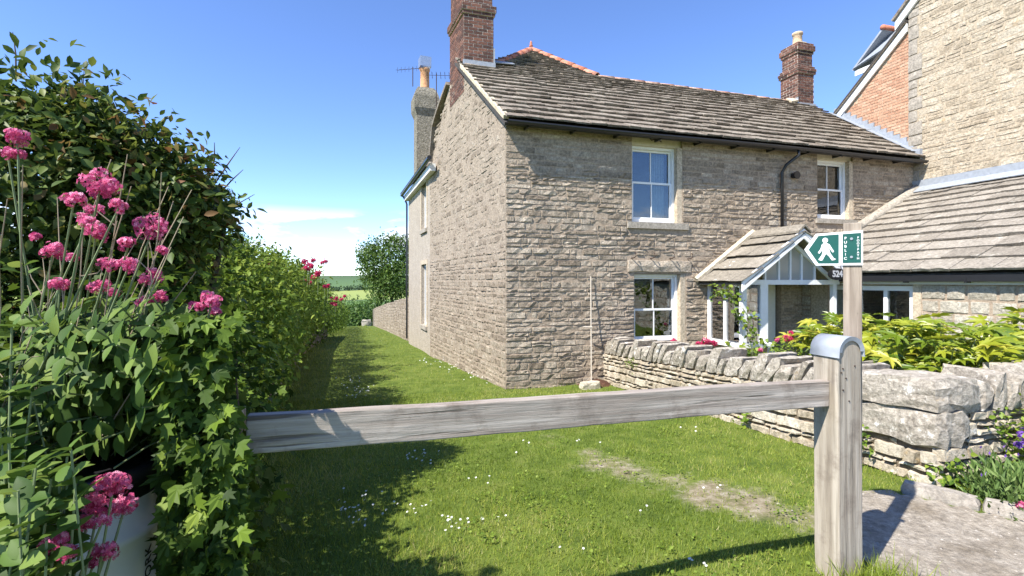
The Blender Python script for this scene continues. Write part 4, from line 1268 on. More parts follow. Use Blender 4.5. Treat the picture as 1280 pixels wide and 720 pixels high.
# ------------------------------------------------------------------ dry stone front garden wall
def boulder(fr, a0, a1, b0, b1, n0, n1, slant=0.0, rough=.015, seg=3, rnd_=.16):
    """rough block: a cube surface grid with rounded corners and broken faces"""
    idx = {}; V = []; F = []
    u = random.uniform
    def vid(i, j, k):
        key = (i, j, k)
        if key in idx: return idx[key]
        x, y, z = [2 * q / seg - 1 for q in key]
        m = sum(1 for q in (x, y, z) if abs(q) > .99)
        sh = 1 - rnd_ * (m - 1) * .5 if m > 1 else 1.0
        x, y, z = x * sh, y * sh, z * sh
        a = (a0 + a1) / 2 + x * (a1 - a0) / 2; b = (b0 + b1) / 2 + y * (b1 - b0) / 2; n = (n0 + n1) / 2 + z * (n1 - n0) / 2
        a += slant * (b - b0)
        V.append(fr.p(a + u(-rough, rough), b + u(-rough, rough), n + u(-rough, rough)))
        idx[key] = len(V) - 1
        return idx[key]
    for d in range(3):
        for side in (0, seg):
            for p in range(seg):
                for q in range(seg):
                    def key(pp, qq):
                        k = [0, 0, 0]; k[d] = side; k[(d + 1) % 3] = pp; k[(d + 2) % 3] = qq
                        return vid(*k)
                    f = (key(p, q), key(p + 1, q), key(p + 1, q + 1), key(p, q + 1))
                    F.append(f if side else f[::-1])
    return V, F

G0 = Vector((1.78, 9.70, 0)); G1 = Vector((3.30, 3.84, 0))
M['dry_core'] = surface('wall_earth_core', [(0, (.13, .10, .07)), (1, (.22, .175, .125))], 8, .8, .8, 50)
gwall = thing('garden_wall', 'low dry stone wall with leaning coping stones round the cottage front garden', 'wall', (2.6, 6.6, -1.9))
def dry_run(p0, p1, nsign, body, cope, big_end=False, thick=.40, base_drop=.08, lean=.48, end_gap=0.0, lc=(.10, .40)):
    z0 = gzf(p0.x, p0.y) - base_drop; z1 = gzf(p1.x, p1.y) - base_drop
    A = Vector((p0.x, p0.y, z0)); B = Vector((p1.x, p1.y, z1))
    U = (B - A).normalized(); L = (B - A).length
    Nn = U.cross(Z) * nsign; Nn.normalize()
    fr = Fr(A, U, Z, Nn)
    bod = body + base_drop
    core = MB().add(*fr.box(.02, L - .03, -.1, bod, -thick + .04, -.035)).build('core', M['dry_core'], gwall)
    out, cop = [], []
    holes = [(L - .72, L + .1, bod - .30, bod + .1)] if big_end else []
    for side in (0, 1):
        f2 = fr if side == 0 else Fr(A - Nn * thick, U, Z, -Nn)
        for r in coursed(0, L - .005, 0, bod, (.045, .135), lc, .010, holes if side == 0 else (), split=.25):
            cx = (r[0] + r[1]) / 2
            V, F = stone(f2, *r, proud=random.uniform(-.015, .028), rough=.010, cham=.016, back=.06, jit=.014, nmax=3, slant=random.uniform(-.12, .12))
            out.append((core, V, F, random.random()))
    a = .0
    stop = L - (.80 if big_end else end_gap)
    while a < stop - .05:
        w = random.uniform(.10, .28)
        w = min(w, stop - a) if stop - a - w > .1 else stop - a
        h = cope * random.uniform(.72, 1.28)
        V, F = boulder(fr, a + .008, a + w - .008, bod - .02, bod + h, -thick - random.uniform(-.02, .04), .02 + random.uniform(-.02, .03), lean * random.uniform(.9, 1.5), .013, 3, .12)
        cop.append((core, V, F, random.random()))
        a += w
    if big_end:
        for q in ((L - .80, L + .03, bod - .01, bod + cope * 1.0, -thick, .045), (L - .71, L + .02, bod - .295, bod - .015, -.30, .03)):
            V, F = boulder(fr, *q, .05, .018, 4, .10); cop.append((core, V, F, random.uniform(.4, .8)))
    return fr, L, out, cop
fr1, L1, st1, cp1 = dry_run(G0, G1, 1, .60, .25, True)
if fr1.N.x > 0: raise RuntimeError('wall side')
fr2, L2, st2, cp2 = dry_run(G1 + Vector((.02, .0, 0)), G1 + U2 * 3.2, 1, .58, .24, False, lean=.1, lc=(.12, .36))
emit('stone', gwall, st1 + st2, M['dry'], 300)
emit('coping_stone', gwall, cp1 + cp2, M['cope'], 300)

# lane-side boundary wall beyond the cottage
lwall = thing('lane_wall', 'long grey stone boundary wall running down the lane past the cottage', 'wall', RA.p(RL + 6, -2.6, 0))
a_ = RA.p(RL - .1, 0, -.15); b_ = at(468, 400, 42); b_.z = 0; a_.z = 0
dl = (b_ - a_); Ll = dl.length; dl.normalize()
lp_ = []
nseg = 10
lcore = MB()
for i in range(nseg):
    p0 = a_ + dl * (Ll * i / nseg); p1 = a_ + dl * (Ll * (i + 1) / nseg)
    g0 = gzf(p0.x, p0.y); hgt = 1.85 - .35 * i / nseg
    f_ = Fr((p0.x, p0.y, g0), (p1 - p0) + Z * (gzf(p1.x, p1.y) - g0), Z, Vector((-dl.y, dl.x, 0)))
    SL_ = Ll / nseg
    lcore.add(*f_.box(0, SL_ + .02, -.3, hgt - .04, -.4, 0))
    for r in coursed(0, SL_, -.1, hgt, (.11, .2), (.2, .5), .016, split=.1):
        V, F = stone(f_, *r, proud=random.uniform(.01, .03), rough=.012, cham=.02, back=.03, jit=.01, nmax=2); lp_.append((None, V, F, random.random()))
lcore_o = lcore.build('core', M['gable_mortar'], lwall)
emit('stone', lwall, [(lcore_o, *q[1:]) for q in lp_], M['gable'], 120)

# ------------------------------------------------------------------ timber barrier
def bevel(o, w=.006, s=2):
    m = o.modifiers.new('bevel', 'BEVEL'); m.width = w; m.segments = s; m.limit_method = 'ANGLE'
PB = Vector((1.674, 2.55, 0))
pgz = gzf(1.7, 2.6)
barrier = thing('barrier', 'weathered timber barrier, one thick rail on a round-topped post across the lane', 'barrier', (1.75, 2.6, pgz))
mpost = Matrix.Translation((PB.x, PB.y, 0)) @ Matrix.Rotation(TH, 4, 'Z') @ Matrix.Rotation(R(-.5), 4, 'Y')
wu, wv, zs = .160, .150, -.365
zl = list(np.linspace(pgz - .25, zs, 12))
prof_ = [(0, z_) for z_ in zl] + [(wu / 2 - math.cos(a) * wu / 2, zs + math.sin(a) * wu / 2 * .92) for a in np.linspace(0, math.pi, 11)][1:-1] + [(wu, z_) for z_ in zl[::-1]]
k = len(prof_)
V = [(x + random.uniform(-.002, .002), y, z_) for y in (0, wv) for x, z_ in prof_]
F = [tuple(range(k)), tuple(range(k, 2 * k))[::-1]] + [(i, k + i, k + (i + 1) % k, (i + 1) % k) for i in range(k)]
post = mk('post', V, F, M['post'], barrier, False, .5, mpost); bevel(post, .007, 2)
cv = MB()
arc = np.linspace(0, math.pi, 15)
ro, ri = wu / 2 + .005, wu / 2 + .001
outer = [(-.010, zs - .028)] + [(wu / 2 - math.cos(a) * ro, zs + math.sin(a) * ro * .94) for a in arc] + [(wu + .010, zs - .028)]
inner = [(-.003, zs - .028)] + [(wu / 2 - math.cos(a) * ri, zs + math.sin(a) * ri * .94) for a in arc] + [(wu + .003, zs - .028)]
m_ = len(outer)
for y0, y1 in ((-.012, wv + .012),):
    V = [(x, y0, z_) for x, z_ in outer] + [(x, y0, z_) for x, z_ in inner] + [(x, y1, z_) for x, z_ in outer] + [(x, y1, z_) for x, z_ in inner]
    F = []
    for i in range(m_ - 1):
        F += [(i, i + 1, 2 * m_ + i + 1, 2 * m_ + i), (m_ + i, 3 * m_ + i, 3 * m_ + i + 1, m_ + i + 1), (i, m_ + i, m_ + i + 1, i + 1), (2 * m_ + i, 2 * m_ + i + 1, 3 * m_ + i + 1, 3 * m_ + i)]
    cv.add(V, F)
lip = [(wu / 2 - math.cos(a) * (ro - .024 - .003 * math.sin(a * 14)), zs + math.sin(a) * (ro - .024 - .003 * math.sin(a * 14)) * .94) for a in arc]
V = [(x, -.013, z_) for x, z_ in outer[1:-1]] + [(x, -.008, z_) for x, z_ in lip]
q_ = len(lip)
cv.add(V, [(i, i + 1, q_ + i + 1, q_ + i) for i in range(q_ - 1)])
cap = cv.build('cap', M['lead'], post, True, mpost)
for i, (x, z_) in enumerate([(.03, -.45), (.05, -.50), (.03, -.56), (.07, -.62), (.02, -.47), (.11, -.44)]):
    mk('nail', *tube([(x, .001, z_), (x, -.004, z_)], .004, 6), M['iron'], post, False, None, mpost)
ra_ = math.atan2(.84, 2.61)
r0 = Vector((1.655, 2.625, 0))
rl = 2.74
mrail = Matrix.Translation((r0.x, r0.y, -.588)) @ Matrix.Rotation(ra_ + math.pi, 4, 'Z') @ Matrix.Rotation(R(-.9), 4, 'Y')
V, F = [], []
nr = 26
for i in range(nr + 1):
    x = rl * i / nr
    dz_ = .004 * math.sin(x * 2.3) + random.uniform(-.0012, .0012)
    h0 = random.uniform(-.0015, .0015)
    for y, z_ in ((-.028, -.068), (-.028, -.025), (-.027, .025), (-.028, .067), (.028, .067), (.028, .025), (.028, -.025), (.028, -.068)):
        V.append((x, y + random.uniform(-.0008, .0008), z_ + dz_ + h0))
for i in range(nr):
    for j in range(8): F.append((i * 8 + j, i * 8 + (j + 1) % 8, i * 8 + 8 + (j + 1) % 8, i * 8 + 8 + j))
F += [tuple(range(8))[::-1], tuple(nr * 8 + j for j in range(8))]
rail = mk('rail', V, F, M['rail'], barrier, False, .5, mrail); bevel(rail, .005, 2)
lpp = mrail @ Vector((rl + .02, 0, 0))
V, F = Fr((lpp.x, lpp.y - .02, 0), U2, Z).box(-.10, .0, gzf(lpp.x, lpp.y) - .2, -.47, -.12, -.02)
mk('post', V, F, M['signpost'], barrier, False, .4)

# ------------------------------------------------------------------ footpath sign
SA = R(36)
SU = Vector((math.cos(SA), -math.sin(SA), 0)); SN = Vector((-math.sin(SA), -math.cos(SA), 0))
sc0 = at(1041, 310.5, 2.72)
SF = Fr(sc0, SU, Z, SN)
fsign = thing('footpath_sign', 'green and white public footpath arrow sign on a slim timber post', 'sign', (1.95, 2.8, gzf(1.95, 2.8)))
msp = Matrix.Translation(SF.p(.0885, 0, -.052)) @ Matrix(((SU.x, -SN.x, 0, 0), (SU.y, -SN.y, 0, 0), (0, 0, 1, 0), (0, 0, 0, 1)))
sp0 = MB().add([(x, y, z_) for z_ in (gzf(1.95, 2.8) - .25 - sc0.z, .135) for x, y in ((-.042, -.042), (.042, -.042), (.042, .042), (-.042, .042))], BOXF)
spost = sp0.build('sign_post', M['signpost'], fsign, False, msp); bevel(spost, .004, 2)
SX = .27 / 236.0; SY = .19 / 145.0
def sgn(P): return [((x - 200) * SX, (164 - y) * SY) for x, y in P]
plate = MB().add(*SF.prism(sgn([(318, 94), (130, 100), (82, 165), (130, 234), (318, 236)])[::-1], -.008, .0)).build('sign_plate', M['sign_white'], fsign)
MB().add(*SF.prism(sgn([(224, 106), (141, 109), (100, 166), (141, 226), (224, 227)])[::-1], .0005, .0015)).build('arrow_panel', M['sign_green'], plate)
MB().add(*SF.prism(sgn([(311, 104), (239, 106), (239, 226), (311, 226)])[::-1], .0005, .0015)).build('word_panel', M['sign_green'], plate)
man = [(163, 141), (155, 147), (150, 165), (139, 180), (145, 185), (157, 171), (160, 161), (158, 181), (154, 192), (141, 210), (150, 214), (158, 213), (167, 195), (173, 186), (185, 197), (196, 214), (206, 213), (213, 209), (204, 205), (190, 183), (184, 163), (190, 169), (200, 182), (205, 177), (196, 162), (187, 147), (176, 141)]
ob = bpy.data.curves.new('walking_figure', 'CURVE'); ob.dimensions = '2D'; ob.fill_mode = 'BOTH'; ob.extrude = .0006
for ring in (man, [(169 + 11.5 * math.cos(a), 129 + 10.8 * math.sin(a)) for a in np.linspace(0, 2 * math.pi, 20, endpoint=False)]):
    s_ = ob.splines.new('POLY'); s_.points.add(len(ring) - 1); s_.use_cyclic_u = True
    for p_, (x, y) in zip(s_.points, sgn(ring)): p_.co = (x, y, 0, 1)
ob.materials.append(M['sign_white'])
mm = Matrix(((SU.x, 0, SN.x, 0), (SU.y, 0, SN.y, 0), (0, 1, 0, 0), (0, 0, 0, 1)))
link(curve_mesh('walking_figure', ob), plate, Matrix.Translation(SF.p(0, 0, .0026)) @ mm)
(lx, ly), = sgn([(250.5, 166)])
text('P\nU\nB\nL\nI\nC', M['sign_white'], SF, lx, ly, .0024, .0195, plate, 'lettering', .0006, line=1.12, bold=.0003)
(lx, ly), = sgn([(299.5, 166)])
text('F\nO\nO\nT\nP\nA\nT\nH', M['sign_white'], SF, lx, ly, .0024, .0150, plate, 'lettering', .0006, line=1.06, bold=.0003)
for y in (127, 202):
    (bx, by), = sgn([(274, y)])
    mk('bolt', *tube([SF.p(bx, by, .001), SF.p(bx, by, .006)], .007, 8), M['bolt'], plate)

# ------------------------------------------------------------------ white drum with black lid
DC = Vector((-1.535, 1.735, 0)); dgz = gzf(DC.x, DC.y)
drum = thing('drum', 'white plastic drum with black lid standing among the pink-flowered plants', 'drum', (DC.x, DC.y, dgz))
prof = [(.225, dgz), (.24, dgz + .03), (.24, -1.12), (.252, -1.10), (.252, -1.06), (.24, -1.04), (.24, -.90), (.255, -.885), (.255, -.86), (.24, -.845), (.238, -.73), (.24, -.70)]
dbody = mk('drum_body', *lathe(prof, (DC.x, DC.y, 0), 48), M['plastic_white'], drum, True, .5)
prof = [(.243, -.745), (.262, -.74), (.262, -.69), (.285, -.68), (.292, -.655), (.292, -.63), (.275, -.62), (.262, -.64), (.25, -.642), (.1, -.63)]
mk('lid', *lathe(prof, (DC.x, DC.y, 0), 48), M['black'], drum, True, .5)
phi = math.atan2(-DC.y, -DC.x) + R(56)
dn = Vector((math.cos(phi), math.sin(phi), 0))
TF = Fr(Vector((DC.x, DC.y, 0)) + dn * .2415, Vector((-dn.y, dn.x, 0)), Z, dn)
text('ORK', M['lettering'], TF, 0, -.995, .001, .052, dbody, 'lettering', .0008, rot=math.pi / 2, spacing=1.05)

# ------------------------------------------------------------------ red valerian with pink flower heads
def flower_head(name, th, c, r, mat=M['pink'], view=None, flat=1.0, fl=.0065):
    n = int(125 * (r / .045) ** 2 * (.0075 / fl) ** 2) + 40
    d = rnd(n); d[:, 2] = d[:, 2] * .8 + .25
    sub = unit(rs.normal(size=(7, 3))) * r * .55; sub[:, 2] *= .8
    which = rs.randint(0, 7, n)
    P = np.array(c) + sub[which] + unit(d) * r * .5 * rs.uniform(.75, 1.05, (n, 1)) * np.array([1, 1, flat])
    N = unit(d + rs.normal(size=(n, 3)) * .35)
    D = unit(np.cross(N, rnd(n)))
    V, F, k = scatter('star', P, D, N, fl * rs.uniform(.8, 1.35, n))
    t = np.clip(rs.beta(2, 2, n) + .25 * (d[:, 2]), 0, 1)
    o = mk_np(name, V, F, mat, th, np.repeat(t, k))
    return o
def stem_path(root, tip, bend=.15, n=7):
    root = Vector(root); tip = Vector(tip); out = []
    side = Vector((random.uniform(-1, 1), random.uniform(-1, 1), 0)) * bend * .3
    for i in range(n):
        f = i / (n - 1)
        p = root.lerp(tip, f)
        p.z += bend * math.sin(f * math.pi) * .6
        p += side * math.sin(f * math.pi)
        out.append(p)
    return out
def leaf_pairs(path, f0, f1, n, size, jit=.012):
    P, D, N, S = [], [], [], []
    for i in range(n):
        f = f0 + (f1 - f0) * i / max(1, n - 1)
        x = f * (len(path) - 1); k = min(int(x), len(path) - 2)
        p = path[k].lerp(path[k + 1], x - k); ax = (path[k + 1] - path[k]).normalized()
        s = ax.cross(Vector((math.sin(i * 1.6), math.cos(i * 1.6), .15))).normalized()
        for sg in (-1, 1):
            d = (s * sg + ax * .5 + Vector((random.uniform(-.25, .25), random.uniform(-.25, .25), random.uniform(-.3, .15)))).normalized()
            P.append(p + Vector((random.uniform(-jit, jit), random.uniform(-jit, jit), 0))); D.append(d)
            N.append(ax * .25 + Vector((-.35, -.6, .6)) + Vector((random.uniform(-.3, .3), random.uniform(-.3, .3), 0))); S.append(size * random.uniform(.7, 1.2) * (1 - .35 * i / max(1, n)))
    return P, D, N, S

def valerian(label, root, heads, depth, leafy, lsize, mat=M['pink'], dry=0, rootr=.22, limit=300, fl=.0062, tips=None, clear=True):
    root = Vector(root)
    th = thing('red_valerian', label, 'flowering plant', root)
    P, D, N, S = [], [], [], []
    for i, (px, py, rp) in enumerate(heads):
        dd = depth + random.uniform(-.12, .12)
        tip = at(px, py, dd)
        r = rp / FPX * dd
        flower_head('flower_head', th, tip, r, mat, fl=fl)
        if rp >= 10:
            rt = root + Vector((random.uniform(-rootr, rootr), random.uniform(-rootr, rootr), 0))
            pth = stem_path(rt, tip - Vector((0, 0, r * .3)), -.04)
            mk('stem', *tube(pth, [.0055, .005, .0048, .0045, .004, .0035, .003], 6), M['gstem'], th)
            a, b, c, e = leaf_pairs(pth, .2, .80, 8, lsize); P += a; D += b; N += c; S += e
    for i in range(leafy):
        rt = root + Vector((random.uniform(-rootr, rootr), random.uniform(-rootr, rootr), 0))
        an = random.uniform(0, 2 * math.pi); rr = random.uniform(.05, .42)
        tip = root + Vector((math.cos(an) * rr, math.sin(an) * rr * .6, random.uniform(.35, 1.12)))
        if tips:
            tq = tips[i % len(tips)]
            tip = at(random.uniform(tq[0], tq[1]), random.uniform(tq[2], tq[3]), random.uniform(tq[4], tq[5]))
            rt = Vector((tip.x + random.uniform(-.22, .10), (tq[6] if len(tq) > 6 else tip.y) + random.uniform(-.04, .04), rt.z))
        pth = stem_path(rt, tip, random.uniform(-.1, .15))
        if tips and len(tq) > 6:
            kn = Vector((tip.x, 2.07, -.60)); pth = stem_path(rt, kn, 0, 4)[:-1] + stem_path(kn, tip, .06, 5)
        mk('stem', *tube(pth, .0028, 5), M['gstem'], th)
        a, b, c, e = leaf_pairs(pth, .45, 1.0, 10, lsize); P += a; D += b; N += c; S += e
    for i in range(dry):
        rt = root + Vector((random.uniform(-rootr, rootr), random.uniform(-rootr, rootr) * .6, .1))
        tip = at(random.uniform(-20, 245), random.uniform(190, 430), depth + random.uniform(-.15, .2))
        pth = stem_path(rt, tip, random.uniform(-.25, .30), 9)
        for q in pth[3:]: q += Vector((random.uniform(-.02, .02), random.uniform(-.015, .015), random.uniform(-.018, .018)))
        mk('dry_stem', *tube(pth, [.004, .0036, .0033, .003, .0027, .0025, .0022, .002, .0014], 5), M['stem'], th)
        for j in range(2):
            k = random.randint(4, 7)
            e = pth[k] + Vector((random.uniform(-.12, .12), random.uniform(-.05, .05), random.uniform(.04, .16)))
            m = pth[k].lerp(e, .5) + Vector((random.uniform(-.02, .02), 0, random.uniform(-.02, .02)))
            mk('dry_stem', *tube([pth[k], m, e], [.002, .0017, .001], 4), M['stem'], th)
    if P:
        P = np.array([tuple(v) for v in P]); D = np.array([tuple(v) for v in D]); N = np.array([tuple(v) for v in N])
        if clear:
            px = 640 + FPX * P[:, 0] / P[:, 1]; py = HZ - FPX * P[:, 2] / P[:, 1]
            k = ~((((px > 138) & (px < 235) & (py > 545)) | ((px > 100) & (px < 235) & (py > 605))) & (P[:, 1] < 1.9))
            P, D, N, S = P[k], D[k], N[k], np.array(S)[k]
        leaf_parts('leaf', th, 'bigleaf', P, D, N, np.array(S), M['valerian'], rs.rand(len(P)), limit, wide=1.12)
    return th
gl = gzf(-1.9, 1.8)
H1 = [(125, 228, 23), (92, 250, 13), (118, 262, 10), (148, 258, 11), (120, 287, 18), (105, 276, 11), (190, 284, 20), (66, 314, 15), (160, 306, 11), (205, 313, 8), (135, 330, 12), (160, 332, 12), (188, 345, 15), (75, 354, 11), (125, 360, 13), (186, 377, 13), (200, 371, 10), (22, 172, 14), (10, 192, 10), (24, 192, 8), (44, 296, 6), (88, 322, 8), (142, 366, 6)]
H2 = [(264, 375, 15), (246, 383, 9), (268, 388, 8), (240, 411, 11), (246, 424, 11), (234, 436, 12), (239, 448, 10), (232, 464, 10), (204, 455, 8), (192, 440, 7)]
H3 = [(140, 612, 24), (122, 634, 20), (155, 632, 17), (107, 657, 17), (128, 650, 10), (66, 682, 17), (84, 690, 14), (132, 689, 17), (118, 700, 10)]
valerian('tall pink-flowered plant with many dry straw stems, in the left foreground', (-1.98, 1.98, gl), H1, 1.66, 230, .102, dry=30, rootr=.32, tips=[(-140, 40, 390, 640, 1.32, 1.7), (30, 212, 395, 590, 1.48, 1.8, 2.08), (30, 205, 370, 500, 1.6, 2.0, 2.1)])
valerian('leaning sprig of pink flowers just above the ivy and timber rail', (-1.55, 1.95, gl), H2, 1.80, 2, .06, rootr=.08, limit=120)
valerian('cluster of pink flowers hanging in front of the white drum', (-1.30, 1.22, gzf(-1.3, 1.22)), H3, 1.34, 26, .088, rootr=.10, limit=300, tips=[(-70, 60, 570, 720, 1.12, 1.30), (10, 95, 545, 620, 1.2, 1.35)])

# ------------------------------------------------------------------ shrubs, hedge, trees
def twig_set(th, base, tips, r=.012, mat='twig', name='branch'):
    for tp in tips:
        pth = stem_path(base, tp, .2, 6)
        mk(name, *tube(pth, [r, r * .85, r * .7, r * .5, r * .35, r * .2], 6), M[mat], th)
bush = thing('tall_shrub', 'tall dark green shrub with reddish leaf tips against the sky at left', 'shrub', (-3.2, 3.9, gzf(-3.2, 3.9)))
BL = [(-3.3, 3.1, .45, .78, .6, .80), (-3.08, 3.45, .30, .85, .55, 1.0), (-2.85, 3.65, .40, .58, .5, .62), (-2.48, 3.58, .54, .36, .38, .27), (-2.95, 3.3, .85, .4, .35, .35), (-4.35, 6.3, 1.0, .55, .75, .34), (-4.6, 5.6, .9, .5, .6, .5), (-3.0, 3.6, -.75, .75, .65, .9), (-3.2, 3.0, -.3, .6, .5, .75)]
foliage('crown', bush, M['bush'], crown(BL, 56000, 'leaf', .078, 1, (.5, 1.08), .35, .26, (.15, .93)))
for i in range(3):
    b0 = Vector((-3.4 + .3 * i, 4.0 - .1 * i, gzf(-3.4, 4.0) - .05))
    mk('trunk', *tube([b0, b0 + Vector((.05, .05, .7)), b0 + Vector((-.15 + .3 * i, .0, 1.5)), b0 + Vector((-.5 + .55 * i, 0, 2.2))], [.05, .042, .032, .012], 8), M['bark'], bush)
mk('limb', *tube([(-3.3, 3.9, -.6), (-3.9, 4.6, .3), (-4.3, 5.6, .85), (-4.1, 6.3, 1.0)], [.03, .026, .02, .01], 6), M['bark'], bush)
for (px, py, px2, py2) in ((20, 72, 16, 40), (97, 140, 105, 88), (265, 205, 300, 184), (272, 215, 304, 212), (270, 245, 318, 243), (150, 165, 152, 140), (175, 160, 195, 168), (265, 190, 268, 178)):
    p0 = at(px, py + 30, 3.7); p1 = at(px2, py2, 3.65)
    mk('shoot', *tube([p0, p0.lerp(p1, .5) + Vector((.01, 0, .02)), p1], [.006, .005, .002], 5), M['twig'], bush)

# ivy-covered boundary along the left of the lane
HL = [(-2.55, 4.2), (-3.85, 7.6), (-5.15, 11.4), (-7.2, 18), (-9.6, 26.5), (-12.6, 37)]
def on_hl(f):
    L = [0]
    for i in range(len(HL) - 1): L.append(L[-1] + math.hypot(HL[i + 1][0] - HL[i][0], HL[i + 1][1] - HL[i][1]))
    s = f * L[-1]
    return np.interp(s, L, [p[0] for p in HL]), np.interp(s, L, [p[1] for p in HL]), L[-1]
hedge = thing('ivy_hedge', 'long ivy-covered hedge shading the left side of the lane', 'hedge', (-4.4, 9, -2))
hb = []
for i in range(34):
    f = (i / 33) ** 1.5
    x, y, _ = on_hl(f)
    gzz = gzf(x, y)
    w = .62 + .12 * math.sin(i * 1.9) + .2 * (i / 33)
    top = np.interp(y, [4, 6, 8, 11, 15, 18, 24, 32, 37], [-.05, .42, .52, .55, .52, .3, -.35, -1.25, -1.9]) + .10 * math.sin(i * 2.3)
    hz = (top - gzz) / 2
    hb.append((x - w * .75, y + random.uniform(-.2, .2), gzz + hz, w, .55 + .035 * y, hz * 1.02))
hb += [(-3.05, 5.5, -.75, .62, .5, .85), (-3.5, 6.5, -.55, .7, .55, .9), (-3.3, 5.9, -.15, .5, .4, .45), (-3.95, 7.9, -.45, .62, .5, .9), (-4.45, 9.3, -.5, .6, .5, .95), (-5.0, 11.0, -.5, .62, .55, 1.0), (-5.8, 13.3, -.5, .7, .7, 1.0), (-6.7, 16.2, -.55, .75, .8, 1.0)]
near = [b for b in hb if b[1] < 13]; farb = [b for b in hb if b[1] >= 13]
foliage('ivy', hedge, M['ivy'], crown(near, 70000, 'leaf', .078, 3, (.62, 1.05), .45, .14, (.4, 1)), crown(farb, 26000, 'leaf', .13, 4, (.6, 1.05), .4, .14, (.2, .85)))
# loose sprays standing up from the hedge top
sv = []
for i in range(160):
    f = random.random() ** 1.6
    x, y, _ = on_hl(f)
    top = np.interp(y, [4, 6, 8, 11, 15, 18, 24, 32, 37], [-.05, .42, .52, .55, .52, .3, -.35, -1.25, -1.9])
    c = np.array([x - .5 + random.uniform(-.5, .35), y, top + random.uniform(-.15, .12)])
    m = 12
    P = c + rs.normal(size=(m, 3)) * np.array([.05, .05, .10]) + np.array([0, 0, .05])
    V, F, k = scatter('leaf', P, rs.normal(size=(m, 3)) + np.array([0, 0, .3]), np.array([0, 0, 1]) + rs.normal(size=(m, 3)) * .5, .055 * (1 + y * .03))
    sv.append((V, F, np.repeat(rs.uniform(.5, 1, m), k)))
foliage('shoots', hedge, M['ivy'], *sv)
# stone boundary under the ivy
hw = MB()
hst = []
for (f0, f1) in ((.06, .34), (.34, .62)):
    x0, y0, _ = on_hl(f0); x1, y1, _ = on_hl(f1)
    p0 = Vector((x0 - .1, y0, gzf(x0, y0))); p1 = Vector((x1 - .1, y1, gzf(x1, y1)))
    d = p1 - p0; f_ = Fr(p0, d, Z, Vector((d.y, -d.x, 0)))
    hw.add(*f_.box(0, d.length, -.2, 1.15, -.45, 0))
    for r in coursed(0, d.length, -.1, 1.15, (.1, .2), (.18, .5), .02):
        V, F = stone(f_, *r, proud=random.uniform(.01, .04), rough=.015, cham=.02, back=.03, jit=.012, nmax=2); hst.append((None, V, F, random.random()))
hwo = hw.build('boundary_wall', M['dry_core'], hedge)
emit('stone', hedge, [(hwo, *q[1:]) for q in hst], M['gable'], 100)

# ivy over the left end of the rail
ivy = thing('ivy_clump', 'bright ivy trailing down over the left end of the rail', 'ivy', (-1.2, 1.75, gzf(-1.2, 1.75)))
n = 1900
px = rs.uniform(205, 306, n); py = rs.uniform(395, 735, n)
keep = (px < 306 - 20 * np.sin((py - 395) / 54) - 14 * (py > 600)) & ((px > 250) | (py < 560) | (rs.rand(n) < .6))
px, py = px[keep], py[keep]; n = len(px)
dy = 1.60 + rs.uniform(-.05, .26, n)
P = np.stack([(px - 640) / FPX * dy, dy, (HZ - py) / FPX * dy], 1)
D = unit(np.stack([rs.normal(size=n) * .5 + .1, rs.normal(size=n) * .4 - .35, -.55 + rs.normal(size=n) * .45], 1))
N = unit(np.stack([rs.normal(size=n) * .4 + .05, -.75 + rs.normal(size=n) * .3, .55 + rs.normal(size=n) * .35], 1))
leaf_parts('ivy_leaf', ivy, 'ivy', P, D, N, rs.uniform(.022, .085, n), M['ivy'], np.clip(rs.beta(1.3, 1.8, n), 0, 1), 300)
for i in range(7):
    x = 225 + 12 * i
    pth = [at(x + random.uniform(-6, 6), py_, 1.85 + random.uniform(-.03, .03)) for py_ in (400, 480, 560, 640, 720)]
    pth.append(Vector((pth[-1].x, pth[-1].y, gzf(pth[-1].x, pth[-1].y))))
    mk('vine', *tube(pth, .004, 5), M['twig'], ivy)
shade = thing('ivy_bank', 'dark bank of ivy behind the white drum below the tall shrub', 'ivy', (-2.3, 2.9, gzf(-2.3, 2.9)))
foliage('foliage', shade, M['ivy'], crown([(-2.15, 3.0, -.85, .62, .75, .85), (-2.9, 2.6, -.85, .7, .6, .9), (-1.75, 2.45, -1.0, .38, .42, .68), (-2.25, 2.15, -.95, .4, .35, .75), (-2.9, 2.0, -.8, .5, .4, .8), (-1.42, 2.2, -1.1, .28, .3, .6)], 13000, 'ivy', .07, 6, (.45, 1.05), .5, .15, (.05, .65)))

def tree(name, label, base, blobs, n, leaf, trunk_r, seed, mat='treeleaf', kind='leaf', tcol=(.15, .85), group=None):
    th = thing(name, label, 'tree', base, group)
    foliage('crown', th, M[mat], crown(blobs, n, kind, leaf, seed, (.4, 1.10), .2, .34, tcol))
    base = Vector(base)
    top = Vector(blobs[0][:3])
    mk('trunk', *tube([base - Z * .2, base.lerp(top, .5), top], [trunk_r, trunk_r * .75, trunk_r * .3], 9), M['bark'], th)
    for b in blobs[1:]:
        s = base.lerp(top, .55); e = Vector(b[:3])
        mk('limb', *tube([s, s.lerp(e, .5) + Z * .2, e], [trunk_r * .45, trunk_r * .32, trunk_r * .12], 6), M['bark'], th)
    return th
def blob(px, py, y, r, ry=None, rz=None):
    p = at(px, py, y); return (p.x, p.y, p.z, r, ry or r, rz or r)
g_ = at(492, 400, 44); g_.z = gzf(g_.x, g_.y)
tree('tree', 'rounded green tree behind the far end of the lane wall', g_, [blob(487, 325, 44, 1.8, 1.8, 2.0), blob(468, 335, 44, 1.3, 1.4, 1.6), blob(503, 318, 45, 1.7, 1.7, 1.5), blob(498, 350, 43, 1.6, 1.5, 1.5), blob(462, 318, 44.5, .9, 1, 1.0), blob(478, 358, 43, 1.1, 1.2, 1.3)], 15000, .24, .16, 8, tcol=(.3, 1))
g_ = at(250, 340, 30); g_.z = gzf(g_.x, g_.y)
